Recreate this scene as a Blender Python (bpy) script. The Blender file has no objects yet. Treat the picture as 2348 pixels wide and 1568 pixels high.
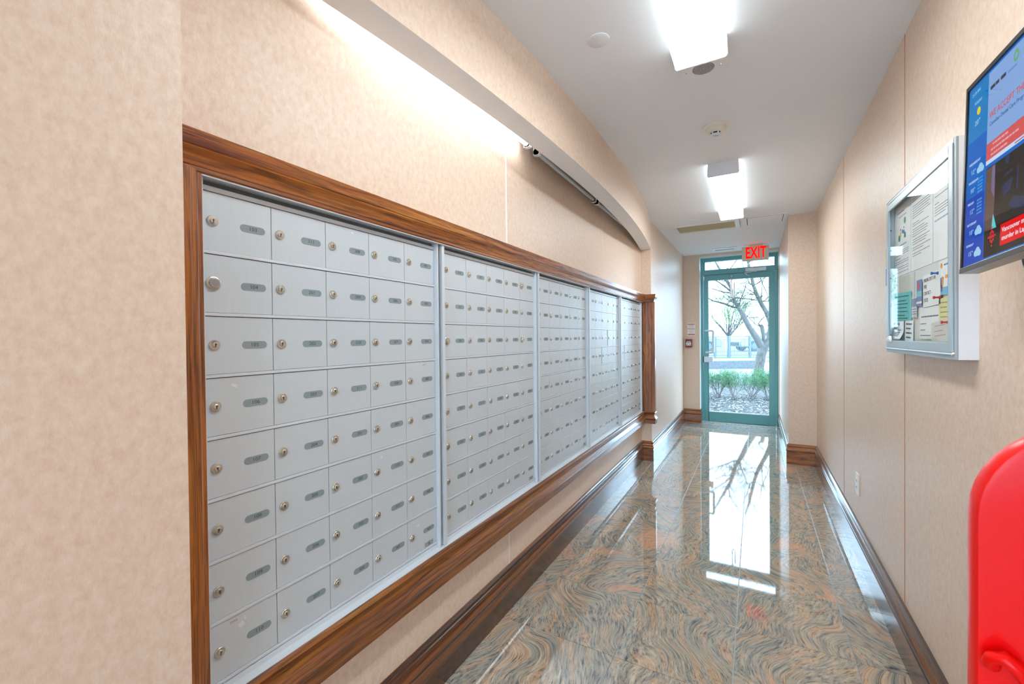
import bpy, bmesh, math, random
from mathutils import Matrix, Vector
random.seed(7)
SC = bpy.context.scene
COL = SC.collection
PI = math.pi

# ------------------------------------------------------------------ camera, world, exposure
cd = bpy.data.cameras.new('camera')
cam = bpy.data.objects.new('camera', cd); COL.objects.link(cam)
cd.sensor_width = 36.0; cd.lens = 989.461 / 2348 * 36.0; cd.clip_start = 0.05; cd.clip_end = 300
yaw, pitch, roll = 0.51323, -0.010866, -0.00963
F = Vector((-math.sin(yaw)*math.cos(pitch), math.cos(yaw)*math.cos(pitch), math.sin(pitch)))
Rr = Vector((math.cos(yaw), math.sin(yaw), 0)); Uu = Rr.cross(F)
R2 = Rr*math.cos(roll) + Uu*math.sin(roll); U2 = -Rr*math.sin(roll) + Uu*math.cos(roll)
cam.matrix_world = Matrix(((R2.x, U2.x, -F.x, 0), (R2.y, U2.y, -F.y, 0), (R2.z, U2.z, -F.z, 1.25), (0, 0, 0, 1)))
cd.dof.use_dof = True; cd.dof.focus_distance = 2.0; cd.dof.aperture_fstop = 8.0
SC.camera = cam
SC.view_settings.view_transform = 'Standard'; SC.view_settings.look = 'None'
SC.view_settings.gamma = 1.0; SC.view_settings.use_curve_mapping = False
SC.view_settings.exposure = 0.58
W = bpy.data.worlds.new('sky'); SC.world = W; W.use_nodes = True
bg = W.node_tree.nodes['Background']
bg.inputs[0].default_value = (0.50, 0.76, 1.0, 1); bg.inputs[1].default_value = 8.0
LAMP = 18.0          # ceiling lens emission
TUBE = 9.0         # lit cove tube emission
ZC = 2.40
pl = bpy.data.lights.new('door_portal', 'AREA'); pl.shape = 'RECTANGLE'; pl.size = 0.92; pl.size_y = 2.3
try: pl.cycles.is_portal = True
except Exception: pass
po = bpy.data.objects.new('door_portal', pl); COL.objects.link(po)
po.location = (-0.21, 6.98, 1.18); po.rotation_euler = (-PI/2, 0, 0)

# ------------------------------------------------------------------ materials
def lin(c):
    return tuple(((v/255.0)/12.92 if v/255.0 <= 0.04045 else ((v/255.0+0.055)/1.055)**2.4) for v in c) + (1.0,)
class N:
    def __init__(s, name):
        s.m = bpy.data.materials.new(name); s.m.use_nodes = True
        s.t = s.m.node_tree; s.b = s.t.nodes['Principled BSDF']
    def n(s, typ, **k):
        nd = s.t.nodes.new(typ)
        for a, v in k.items():
            if a == 'i':
                for q, w in v.items(): nd.inputs[q].default_value = w
            else: setattr(nd, a, v)
        return nd
    def l(s, a, b): s.t.links.new(a, b)
    def math(s, op, a, b=None):
        nd = s.n('ShaderNodeMath', operation=op)
        for k, v in enumerate((a, b)):
            if v is None: continue
            if hasattr(v, 'links'): s.l(v, nd.inputs[k])
            else: nd.inputs[k].default_value = v
        return nd.outputs[0]
    def mix(s, fac, a, b, blend='MIX'):
        nd = s.n('ShaderNodeMix', data_type='RGBA', blend_type=blend)
        for k, v in ((0, fac), (6, a), (7, b)):
            if hasattr(v, 'links'): s.l(v, nd.inputs[k])
            else: nd.inputs[k].default_value = v
        return nd.outputs[2]
    def ramp(s, fac, stops):
        nd = s.n('ShaderNodeValToRGB'); cr = nd.color_ramp
        while len(cr.elements) < len(stops): cr.elements.new(0.5)
        for e, (p, c) in zip(cr.elements, stops):
            e.position = p; e.color = c if len(c) == 4 else tuple(c)+(1,)
        s.l(fac, nd.inputs[0]); return nd.outputs[0]
    def noise(s, vec, scale, detail=3, rough=0.55, out=0, dist=0.0):
        nd = s.n('ShaderNodeTexNoise', i={'Scale': scale, 'Detail': detail, 'Roughness': rough, 'Distortion': dist})
        if vec is not None: s.l(vec, nd.inputs['Vector'])
        return nd.outputs[out]
    def map(s, vec, scale=(1, 1, 1), loc=(0, 0, 0), rot=(0, 0, 0)):
        nd = s.n('ShaderNodeMapping', i={'Scale': scale, 'Location': loc, 'Rotation': rot}); s.l(vec, nd.inputs[0]); return nd.outputs[0]
    def bump(s, h, strength, dist):
        nd = s.n('ShaderNodeBump', i={'Strength': strength, 'Distance': dist}); s.l(h, nd.inputs['Height']); s.l(nd.outputs[0], s.b.inputs['Normal'])
    def coord(s, k='Object'): return s.n('ShaderNodeTexCoord').outputs[k]
    def geo(s): return s.n('ShaderNodeNewGeometry').outputs['Position']
    def out(s, rough=0.5, metal=0.0, coat=0.0, spec=None, col=None):
        s.b.inputs['Roughness'].default_value = rough; s.b.inputs['Metallic'].default_value = metal
        s.b.inputs['Coat Weight'].default_value = coat; s.b.inputs['Coat Roughness'].default_value = 0.12
        if spec is not None: s.b.inputs['Specular IOR Level'].default_value = spec
        if col is not None:
            if hasattr(col, 'links'): s.l(col, s.b.inputs['Base Color'])
            else: s.b.inputs['Base Color'].default_value = col
        return s.m
def plain(name, rgb, rough=0.5, metal=0.0, coat=0.0, vary=0.05, spec=None):
    a = N(name); c = lin(rgb)
    f = a.noise(a.coord(), 35, 3)
    d = tuple(max(0, v*(1-vary)) for v in c[:3])+(1,)
    return a.out(rough, metal, coat, spec, a.mix(f, c, d))
def emit(name, rgb, k, rough=0.15):
    a = N(name); c = lin(rgb)
    a.b.inputs['Emission Color'].default_value = c; a.b.inputs['Emission Strength'].default_value = k
    return a.out(rough, col=tuple(v*0.04 for v in c[:3])+(1,), spec=0.0)

def m_wallpaper(name, ax):
    a = N(name); p = a.geo()
    v1 = a.map(p, scale=(1, 1, 0.75))
    n1 = a.noise(v1, 62, 6, 0.6)
    n2 = a.noise(a.map(p, scale=(150, 150, 80)), 1, 4, 0.6)
    n3 = a.noise(a.map(p, scale=(420, 420, 170)), 1, 3, 0.6)
    f = a.math('ADD', a.math('MULTIPLY', n1, 0.6), a.math('ADD', a.math('MULTIPLY', n2, 0.3), a.math('MULTIPLY', n3, 0.22)))
    c = a.ramp(f, [(0.34, lin((214, 185, 161))), (0.52, lin((225, 199, 177))), (0.72, lin((234, 213, 195)))])
    h = a.math('ADD', a.math('MULTIPLY', n2, 0.7), n3)
    a.bump(h, 0.35, 0.0012)
    return a.out(0.42, spec=0.45, col=c)
lin0 = lin
WALLP = m_wallpaper('wallpaper', 0)
def m_paint():
    a = N('ceiling_paint'); n = a.noise(a.geo(), 220, 3)
    a.bump(n, 0.12, 0.001)
    return a.out(0.7, col=a.mix(a.noise(a.geo(), 1.3, 2), lin((243, 246, 250)), lin((238, 241, 246))))
PAINT = m_paint()
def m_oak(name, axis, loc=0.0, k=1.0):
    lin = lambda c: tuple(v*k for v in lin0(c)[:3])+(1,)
    a = N(name); p = a.geo()
    sc = [1, 1, 1]; sc[axis] = 0.07
    v = a.map(p, scale=tuple(sc), loc=(loc, loc, loc))
    sw = [1, 1, 1]; sw[axis] = 0.22; warp = a.noise(a.map(p, scale=tuple(sw)), 14, 2, 0.5, out=1)
    vv = a.n('ShaderNodeVectorMath', operation='MULTIPLY_ADD'); a.l(warp, vv.inputs[0]); vv.inputs[1].default_value = (0.045, 0.045, 0.045); a.l(v, vv.inputs[2])
    ring = a.n('ShaderNodeTexWave', wave_type='RINGS', rings_direction='XYZ'[axis], wave_profile='SIN', i={'Scale': 26.0, 'Distortion': 1.5, 'Detail': 3.0, 'Detail Scale': 3.0})
    a.l(vv.outputs[0], ring.inputs['Vector'])
    s2 = [460, 460, 460]; s2[axis] = 8
    pores = a.noise(a.map(p, scale=tuple(s2)), 1, 3, 0.6)
    s3 = [60, 60, 60]; s3[axis] = 1.4
    soft = a.noise(a.map(p, scale=tuple(s3)), 1, 3, 0.6)
    base = a.ramp(soft, [(0.3, lin((146, 76, 24))), (0.5, lin((180, 102, 36))), (0.7, lin((206, 134, 60)))])
    band = a.math('MULTIPLY', a.ramp(ring.outputs['Fac'], [(0.45, (0, 0, 0)), (0.92, (1, 1, 1))]), a.ramp(soft, [(0.30, (1, 1, 1)), (0.66, (0.25, 0.25, 0.25))]))
    c = a.mix(a.math('MULTIPLY', band, 0.8), base, lin((74, 32, 12)))
    dark = a.ramp(pores, [(0.36, (1, 1, 1)), (0.46, (0, 0, 0))])
    c2 = a.mix(a.math('MULTIPLY', dark, 0.7), c, lin((44, 20, 9)))
    a.bump(pores, 0.12, 0.0006)
    return a.out(0.32, coat=0.5, col=c2)
OAKX, OAKY, OAKZ = m_oak('oak_grain_across', 0, 0, .86), m_oak('oak_grain_along_hall', 1, 0, .86), m_oak('oak_grain_upright', 2, 0, .82)
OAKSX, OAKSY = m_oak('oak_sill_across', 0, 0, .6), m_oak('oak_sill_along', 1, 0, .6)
def m_oakdark():
    a = N('dark_oak'); p = a.geo(); v = a.map(p, scale=(1, 0.06, 1))
    ring = a.n('ShaderNodeTexWave', wave_type='RINGS', rings_direction='Y', i={'Scale': 10.0, 'Distortion': 6.0, 'Detail': 3.0}); a.l(v, ring.inputs['Vector'])
    pores = a.noise(a.map(p, scale=(300, 12, 300)), 1, 3)
    f = a.math('ADD', a.math('MULTIPLY', ring.outputs['Fac'], 0.45), a.math('MULTIPLY', pores, 0.6))
    c = a.ramp(f, [(0.25, lin((40, 20, 10))), (0.5, lin((84, 44, 20))), (0.75, lin((124, 70, 32)))])
    return a.out(0.27, coat=0.6, col=c)
OAKD = m_oakdark()
def m_alu(name, rgb=(214, 220, 226), axis=2, rough=0.36):
    a = N(name); p = a.geo(); s = [900, 900, 900]; s[axis] = 14
    n = a.noise(a.map(p, scale=tuple(s)), 1, 2)
    c = a.mix(n, lin(rgb), lin(tuple(v-14 for v in rgb)))
    a.bump(n, 0.05, 0.0003)
    return a.out(rough, 0.12, col=c)
ALU = m_alu('brushed_aluminium'); ALUH = m_alu('satin_aluminium', (218, 224, 230), 1, 0.3)
ALUD = m_alu('door_aluminium', (208, 215, 221), 2, 0.38)
STEEL = plain('nickel', (204, 199, 188), 0.22, 0.8); CHROME = plain('chrome', (214, 216, 218), 0.12, 0.95)
BLACK = plain('black_plastic', (18, 18, 20), 0.35); DARKGAP = plain('dark_recess', (26, 26, 28), 0.8)
PLATE = plain('number_plate_grey', (142, 156, 160), 0.16, 0.05); INK = plain('plate_ink', (52, 60, 64), 0.5)
WHITE = plain('white_enamel', (226, 226, 222), 0.35); CREAM = plain('cream_plastic', (240, 236, 222), 0.4)
WHITEP = plain('white_plastic', (236, 239, 243), 0.4)
def m_granite():
    a = N('granite')
    oi = a.n('ShaderNodeObjectInfo'); co = a.coord('Object')
    off = a.n('ShaderNodeVectorMath', operation='MULTIPLY_ADD'); a.l(oi.outputs['Random'], off.inputs[0]); off.inputs[1].default_value = (47, 31, 23); a.l(co, off.inputs[2])
    rot = a.n('ShaderNodeVectorRotate', rotation_type='Z_AXIS'); a.l(off.outputs[0], rot.inputs['Vector'])
    a.l(a.math('MULTIPLY', a.math('SUBTRACT', oi.outputs['Random'], 0.5), 1.6), rot.inputs['Angle'])
    v = rot.outputs[0]
    w1 = a.noise(v, 3.0, 1.2, 0.4, out=1)
    wv = a.n('ShaderNodeVectorMath', operation='MULTIPLY_ADD'); a.l(w1, wv.inputs[0]); wv.inputs[1].default_value = (0.36, 0.36, 0); a.l(v, wv.inputs[2])
    v2 = wv.outputs[0]
    st = a.map(v2, scale=(1, 0.16, 1))
    n_band = a.noise(st, 27, 3, 0.6)
    n_line = a.noise(st, 105, 4, 0.65)
    n_fine = a.noise(st, 210, 3, 0.7)
    n_big = a.noise(a.map(v2, scale=(1, 0.4, 1)), 6.5, 3, 0.55)
    n_grain = a.noise(co, 420, 3, 0.75)
    base = a.ramp(n_line, [(0.28, lin((66, 71, 76))), (0.42, lin((140, 139, 135))), (0.56, lin((176, 168, 152))), (0.74, lin((212, 188, 160)))])
    tan = a.ramp(n_fine, [(0.3, lin((150, 124, 102))), (0.5, lin((202, 166, 134))), (0.7, lin((222, 190, 160)))])
    f1 = a.ramp(n_band, [(0.50, (0, 0, 0)), (0.59, (1, 1, 1))])
    c = a.mix(a.math('MULTIPLY', f1, 0.7), base, tan)
    f2 = a.ramp(n_big, [(0.60, (0, 0, 0)), (0.67, (1, 1, 1))])
    c = a.mix(a.math('MULTIPLY', f2, 0.8), c, a.mix(n_fine, lin((220, 156, 120)), lin((214, 178, 148))))
    f3 = a.ramp(n_fine, [(0.34, (1, 1, 1)), (0.44, (0, 0, 0))])
    c = a.mix(a.math('MULTIPLY', f3, 0.6), c, lin((62, 70, 76)))
    g = a.ramp(n_grain, [(0.36, (0.62, 0.62, 0.62)), (0.5, (1, 1, 1)), (0.66, (1.16, 1.16, 1.16))])
    c = a.mix(1.0, c, g, 'MULTIPLY')
    a.b.inputs['IOR'].default_value = 1.95
    return a.out(0.035, col=c, spec=0.62)
GRANITE = m_granite()
GROUT = plain('grout', (168, 176, 180), 0.4)
TEAL = plain('teal_painted_metal', (104, 168, 172), 0.38, 0.0, vary=0.12)
def m_glass(name, tint=(0.985, 0.995, 0.995, 1), kf=0.6):
    a = N(name); t = a.t
    tr = a.n('ShaderNodeBsdfTransparent'); tr.inputs[0].default_value = tint
    gl = a.n('ShaderNodeBsdfGlossy'); gl.inputs['Roughness'].default_value = 0.01
    ge = a.n('ShaderNodeNewGeometry'); dt = a.n('ShaderNodeVectorMath', operation='DOT_PRODUCT'); a.l(ge.outputs['Normal'], dt.inputs[0]); a.l(ge.outputs['Incoming'], dt.inputs[1])
    fr = a.math('ADD', 0.04, a.math('MULTIPLY', 0.96, a.math('POWER', a.math('SUBTRACT', 1.0, a.math('ABSOLUTE', dt.outputs['Value'])), 5.0)))
    nz = a.noise(a.coord(), 3, 1)
    mx = a.n('ShaderNodeMixShader'); a.l(a.math('MULTIPLY', a.math('MULTIPLY', fr, kf), a.math('ADD', 0.95, a.math('MULTIPLY', nz, 0.05))), mx.inputs[0]); a.l(tr.outputs[0], mx.inputs[1]); a.l(gl.outputs[0], mx.inputs[2])
    a.l(mx.outputs[0], t.nodes['Material Output'].inputs[0]); return a.m
GLASS = m_glass('clear_glass'); DGLASS = m_glass('coated_door_glass', kf=.12); BGLASS = m_glass('board_glass', kf=.24)
def m_lens():
    a = N('prismatic_lens'); co = a.coord('Object')
    ck = a.n('ShaderNodeTexVoronoi', i={'Scale': 190.0}); a.l(co, ck.inputs['Vector'])
    sp = a.n('ShaderNodeSeparateXYZ'); a.l(co, sp.inputs[0])
    lobe = a.math('ABSOLUTE', a.math('SINE', a.math('MULTIPLY', sp.outputs[0], 34.0)))
    e = a.math('MULTIPLY', a.math('ADD', 0.75, a.math('MULTIPLY', lobe, 0.35)), a.math('SUBTRACT', 1.1, a.math('MULTIPLY', ck.outputs[0], 0.3)))
    a.b.inputs['Emission Color'].default_value = (0.88, 0.97, 1.0, 1)
    gn = a.n('ShaderNodeNewGeometry'); sn = a.n('ShaderNodeSeparateXYZ'); a.l(gn.outputs['Normal'], sn.inputs[0])
    e = a.math('MULTIPLY', e, a.math('ADD', 0.10, a.math('MULTIPLY', 0.90, a.math('POWER', a.math('ABSOLUTE', sn.outputs[2]), 2.0))))
    a.l(a.math('MULTIPLY', e, LAMP), a.b.inputs['Emission Strength'])
    return a.out(0.3, col=(0.8, 0.8, 0.78, 1))
LENS = m_lens()
def m_emit(name, c, k):
    a = N(name); n = a.noise(a.coord(), 4, 1)
    a.b.inputs['Emission Color'].default_value = c
    a.l(a.math('MULTIPLY', k, a.math('ADD', 0.97, a.math('MULTIPLY', n, 0.06))), a.b.inputs['Emission Strength'])
    return a.out(0.4, col=(0.8, 0.8, 0.8, 1))
TUBELIT = m_emit('lit_tube', (0.92, 0.97, 1.0, 1), TUBE)
EXITRED = emit('exit_letter_glow', (255, 14, 6), 1.3, .5)
REDP = plain('red_gloss_plastic', (244, 3, 3), 0.3, coat=0.0, spec=.3)
SIGNBEIGE = plain('sign_face_beige', (222, 219, 200), 0.45)

# ------------------------------------------------------------------ mesh helpers
class MB:
    def __init__(s): s.v = []; s.f = []; s.mi = []; s.mats = []; s.sm = []
    def mat(s, m):
        if m not in s.mats: s.mats.append(m)
        return s.mats.index(m)
    def add(s, vs, fs, m, smooth=False, T=None):
        o = len(s.v); k = s.mat(m)
        if T: vs = [tuple(T @ Vector(p)) for p in vs]
        s.v += [tuple(p) for p in vs]; s.f += [tuple(i+o for i in f) for f in fs]; s.mi += [k]*len(fs); s.sm += [smooth]*len(fs)
        return s
    def box(s, a, b, m, T=None):
        x0, x1 = sorted((a[0], b[0])); y0, y1 = sorted((a[1], b[1])); z0, z1 = sorted((a[2], b[2]))
        vs = [(x0, y0, z0), (x1, y0, z0), (x1, y1, z0), (x0, y1, z0), (x0, y0, z1), (x1, y0, z1), (x1, y1, z1), (x0, y1, z1)]
        return s.add(vs, [(0, 3, 2, 1), (4, 5, 6, 7), (0, 1, 5, 4), (1, 2, 6, 5), (2, 3, 7, 6), (3, 0, 4, 7)], m, T=T)
    def prism(s, poly, ax, lo, hi, m, smooth=False, T=None):
        # poly in the two axes other than ax (cyclic order: x->(y,z), y->(x,z), z->(x,y))
        def p3(p, t):
            return (t, p[0], p[1]) if ax == 0 else ((p[0], t, p[1]) if ax == 1 else (p[0], p[1], t))
        area = sum(poly[i][0]*poly[(i+1) % len(poly)][1]-poly[(i+1) % len(poly)][0]*poly[i][1] for i in range(len(poly)))
        if (area < 0) != (ax == 1): poly = poly[::-1]
        n = len(poly); vs = [p3(p, lo) for p in poly]+[p3(p, hi) for p in poly]
        fs = [tuple(range(n))[::-1], tuple(range(n, 2*n))]
        s.add(vs, fs, m, False, T)
        s.add(vs, [(i, (i+1) % n, n+(i+1) % n, n+i) for i in range(n)], m, smooth, T)
        return s
    def tube(s, pts, r, m, seg=10, caps=True, T=None):
        pts = [Vector(p) for p in pts]; n = len(pts)
        rs = r if isinstance(r, (list, tuple)) else [r]*n
        vs = []; prev = None
        for i, p in enumerate(pts):
            d = (pts[min(i+1, n-1)]-pts[max(i-1, 0)]).normalized()
            if prev is None:
                a = d.cross(Vector((0, 0, 1)) if abs(d.z) < 0.9 else Vector((1, 0, 0))).normalized()
            else:
                a = (prev - d*prev.dot(d)).normalized()
            prev = a; b = d.cross(a)
            for k in range(seg):
                t = 2*PI*k/seg; vs.append(p + (a*math.cos(t)+b*math.sin(t))*rs[i])
        fs = [(i*seg+k, i*seg+(k+1) % seg, (i+1)*seg+(k+1) % seg, (i+1)*seg+k) for i in range(n-1) for k in range(seg)]
        s.add(vs, fs, m, True, T)
        if caps:
            s.add(vs[:seg], [tuple(range(seg))[::-1]], m, False, T); s.add(vs[-seg:], [tuple(range(seg))], m, False, T)
        return s
    def lathe(s, prof, ax, c, m, seg=24, T=None, sgn=1):
        # prof: (radius, height) along axis ax from centre c
        vs = []; n = len(prof)
        for (r, h) in prof:
            for k in range(seg):
                t = 2*PI*k/seg; u, w = r*math.cos(t), r*math.sin(t); h2 = h*sgn
                p = (h2, u, w) if ax == 0 else ((u, h2, w) if ax == 1 else (u, w, h2))
                vs.append((c[0]+p[0], c[1]+p[1], c[2]+p[2]))
        fs = [(i*seg+k, i*seg+(k+1) % seg, (i+1)*seg+(k+1) % seg, (i+1)*seg+k) for i in range(n-1) for k in range(seg)]
        s.add(vs, fs, m, True, T)
        if prof[-1][0] > 1e-6: s.add(vs[-seg:], [tuple(range(seg))], m, False, T)
        if prof[0][0] > 1e-6: s.add(vs[:seg], [tuple(range(seg))[::-1]], m, False, T)
        return s
    def text(s, txt, size, m, T, align='CENTER', ext=0.0002, sx=1.0, offset=0.0):
        vs, fs = text_geo(txt, align, offset)
        s.add([(p[0]*size*sx, p[1]*size, 0.0 if p[2] < 0.5 else ext) for p in vs], fs, m, False, T); return s
    def build(s, name, parent=None, bev=0.0, loc=None, kind=None, label=None):
        me = bpy.data.meshes.new(name); me.from_pydata(s.v, [], s.f)
        for m in s.mats: me.materials.append(m)
        me.polygons.foreach_set('material_index', s.mi); me.polygons.foreach_set('use_smooth', s.sm)
        bm = bmesh.new(); bm.from_mesh(me)
        if bev > 0:
            bmesh.ops.remove_doubles(bm, verts=bm.verts, dist=1e-6)
            es = [e for e in bm.edges if len(e.link_faces) == 2 and e.calc_face_angle(0) > 0.6]
            bmesh.ops.bevel(bm, geom=es, offset=bev, segments=2, affect='EDGES', profile=0.6, clamp_overlap=True)
        bmesh.ops.recalc_face_normals(bm, faces=bm.faces)
        bm.to_mesh(me); bm.free(); me.update()
        if any(s.sm): me.set_sharp_from_angle(angle=math.radians(42))
        return link(name, me, parent, loc, kind, label)
def link(name, me, parent=None, loc=None, kind=None, label=None):
    o = bpy.data.objects.new(name, me); COL.objects.link(o)
    if parent: o.parent = parent
    if loc: o.location = loc
    if kind: o['kind'] = kind
    if label: o['label'] = label
    return o
TG = {}
def text_geo(txt, align, offset):
    k = (txt, align, offset)
    if k in TG: return TG[k]
    cu = bpy.data.curves.new('lettering', 'FONT'); cu.body = txt; cu.size = 1.0; cu.align_x = align; cu.align_y = 'CENTER'; cu.resolution_u = 3; cu.extrude = 0.5; cu.offset = offset
    ob = bpy.data.objects.new('lettering', cu); COL.objects.link(ob)
    dg = bpy.context.evaluated_depsgraph_get(); dg.update()
    me = bpy.data.meshes.new_from_object(ob.evaluated_get(dg))
    vs = [(v.co.x, v.co.y, v.co.z+0.5) for v in me.vertices]; fs = [tuple(p.vertices) for p in me.polygons]
    bpy.data.objects.remove(ob); bpy.data.curves.remove(cu); bpy.data.meshes.remove(me)
    TG[k] = (vs, fs); return vs, fs
def empty(name, loc, label, cat, group=None, rz=0.0):
    o = bpy.data.objects.new(name, None); COL.objects.link(o); o.location = loc; o.rotation_euler = (0, 0, rz); o.empty_display_size = 0.05
    return tag(o, label, cat, group)
def tag(o, label, cat, group=None):
    o['label'] = label; o['category'] = cat
    if group: o['group'] = group
    return o
def frameT(o, x, y, z):
    x, y, z = Vector(x), Vector(y), Vector(z)
    return Matrix(((x.x, y.x, z.x, o[0]), (x.y, y.y, z.y, o[1]), (x.z, y.z, z.z, o[2]), (0, 0, 0, 1)))
def sweep(mb, path, prof, mat_for, cap=True):
    # mitred moulding: path of plan points (room on the right hand), prof of (distance from wall, z)
    n = len(path); k = len(prof); P = [Vector(p) for p in path]; rings = []
    for i in range(n):
        d0 = (P[i]-P[i-1]).normalized() if i > 0 else (P[1]-P[0]).normalized()
        d1 = (P[i+1]-P[i]).normalized() if i < n-1 else d0
        n0 = Vector((d0.y, -d0.x)); n1 = Vector((d1.y, -d1.x))
        b = (n0+n1); b = b/(b.dot(n0)) if b.length > 1e-6 else n0
        rings.append([(P[i].x+b.x*d, P[i].y+b.y*d, z) for (d, z) in prof])
    for i in range(n-1):
        d = P[i+1]-P[i]; m = mat_for(d)
        mb.add(rings[i]+rings[i+1], [(j, (j+1) % k, k+(j+1) % k, k+j) for j in range(k)], m, False)
    if cap:
        mb.add(rings[0], [tuple(range(k))], mat_for(P[1]-P[0])); mb.add(rings[-1], [tuple(range(k))[::-1]], mat_for(P[-1]-P[-2]))
    return mb
oakdir = lambda d: OAKY if abs(d.y) > abs(d.x) else OAKX

# ------------------------------------------------------------------ setting
XL, XM, XR = -0.905, -1.003, 0.505
YA, YB, YE = 0.394, 4.44, 6.68           # alcove start, alcove end, end wall
fl = MB().box((-1.25, -1.0, -0.06), (0.75, 6.95, -0.004), GROUT).box((-2.7, -4.7, -0.06), (2.3, -1.0, -0.001), GRANITE).build('floor', kind='structure')
cols = [-1.22, -0.893, -0.484, -0.0755, 0.330, 0.60]
g = 0.0011
tm = {}
def tile_mesh(w, h):
    key = (round(w, 4), round(h, 4))
    if key not in tm:
        b = MB().box((.0019-w/2, g-h/2, -0.008), (w/2-.0019, h/2-g, 0.0), GRANITE); o = b.build('tile', bev=0.0004); tm[key] = o.data; bpy.data.objects.remove(o)
    return tm[key]
for j in range(-7, 11):
    y0 = 2.06+0.4145*j; y1 = y0+0.4145
    if y0 > 6.3: break
    y1 = min(y1, 6.31)
    for i in range(5):
        x0, x1 = cols[i], cols[i+1]
        if i == 0 and (y0 > YB or y1 < YA): continue
        if i == 0: x0 = -1.0
        if i == 4: x1 = 0.502
        if i == 4 and y0 > 4.95: continue
        if y1-y0 < 0.02: continue
        link('tile', tile_mesh(x1-x0, y1-y0), fl, ((x0+x1)/2, (y0+y1)/2, 0))
MB().box((XL, 6.312, -0.008), (0.28, 6.87, 0.0), GRANITE).build('threshold_slab', fl)
RUB = plain('grooved_strip', (66, 76, 84), 0.5)
for y in (6.36, 6.43, 6.50, 6.57):
    MB().box((XL+0.03, y, -0.001), (0.25, y+0.022, 0.002), RUB).build('grip_strip', fl)

def wall(name, boxes, m=WALLP):
    b = MB()
    for q in boxes: b.box(q[0], q[1], m)
    return b.build(name, kind='structure')
wall('wall_left_near', [((-1.35, -1.0, 0), (XL, YA, ZC)), ((-2.6, -1.15, 0), (-1.35, -1.0, ZC)), ((-2.75, -4.6, 0), (-2.6, -1.0, ZC))])
wl = wall('wall_left', [((-1.35, YA, 0), (XM, YB, 0.40)), ((-1.35, YA, 1.60), (XM, YB, ZC)), ((-1.35, YA, 0.40), (-1.05, YB, 1.60))])
wall('wall_left_far', [((-1.35, YB, 0), (XL, YE, ZC))])
wall('wall_end', [((-1.35, YE, 0), (-0.692, 6.95, ZC)), ((-0.692, YE, 2.368), (0.272, 6.95, ZC)), ((0.272, YE, 0), (0.6, 6.95, ZC))])
wr = wall('wall_right', [((XR, -1.0, 0), (0.9, 4.95, ZC)), ((.9, -1.15, 0), (2.2, -1.0, ZC)), ((2.2, -4.6, 0), (2.35, -1.0, ZC))])
wall('wall_pier', [((0.28, 4.95, 0), (0.9, YE, ZC))])
wall('wall_back', [((-2.75, -4.75, 0), (2.35, -4.6, .12)), ((-2.75, -4.75, 2.25), (2.35, -4.6, ZC)), ((-2.75, -4.75, .12), (-2.3, -4.6, 2.25)), ((1.9, -4.75, .12), (2.35, -4.6, 2.25))])
wn = bpy.data.objects.new('added_window', None); COL.objects.link(wn); wn['kind'] = 'structure'  # unseen window, added behind the viewpoint to light the near walls and ceiling
for x in (-2.3, -.92, .46, 1.84): MB().box((x, -4.72, .12), (x+.06, -4.64, 2.25), TEAL).build('added_window_frame', wn)
for x in (-2.24, -.86, .52): MB().box((x, -4.684, .12), (x+1.32, -4.678, 2.25), GLASS).build('added_window_pane', wn)
MB().box((-2.75, -4.75, ZC), (2.35, 6.95, ZC+0.1), PAINT).build('ceiling', kind='structure')
# wallpaper seams
SEAM = plain('seam_edge', (250, 246, 240), 0.5); SEAMD = plain('seam_gap', (196, 142, 96), 0.6)
MB().box((XM, 1.732, 1.665), (XM+0.0014, 1.741, 2.32), SEAM).build('seam', wl)
MB().box((XM, 1.733, 0.19), (XM+0.0012, 1.7365, 0.385), SEAM).build('seam', wl)
MB().box((XM, 3.20, 1.665), (XM+0.0008, 3.2025, 2.32), SEAM).build('seam', wl)
MB().box((XR-0.0012, 2.20, 0.19), (XR, 2.204, ZC), SEAMD).build('seam', wr)
MB().box((XR-0.0012, 3.515, 0.19), (XR, 3.519, ZC), SEAMD).build('seam', wr)
# reveal lining of the door opening
MB().box((-0.692, YE-0.004, 0.0), (-0.687, 6.83, 2.368), WHITE).box((-0.692, YE-0.004, 2.362), (0.272, 6.83, 2.368), WHITE).build('trim_3', kind='structure')

# bowed valance over the mailboxes
def bow(y): return XL+0.14*(1-((y-2.417)/2.023)**2)
b = MB(); n = 48; ys = [YA+(YB-YA)*i/n for i in range(n+1)]; zb = 2.115
vo = []
for y in ys:
    xo = bow(y)
    xi = max(xo-0.10, XM+0.002)
    vo += [(xo, y, ZC), (xo, y, zb), (xi, y, zb), (xi, y, ZC)]
fo = []; fi = []
for i in range(n):
    a0 = 4*i; a1 = a0+4
    fo.append((a0, a1, a1+1, a0+1)); fi += [(a0+1, a1+1, a1+2, a0+2), (a0+2, a1+2, a1+3, a0+3)]
b.add(vo, fo, WALLP, True); b.add(vo, fi, PAINT, True)
b.add(vo, [(0, 1, 2, 3)], PAINT); b.add(vo, [tuple(4*n+k for k in (3, 2, 1, 0))], PAINT)
b.build('trim_4', kind='structure')

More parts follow.
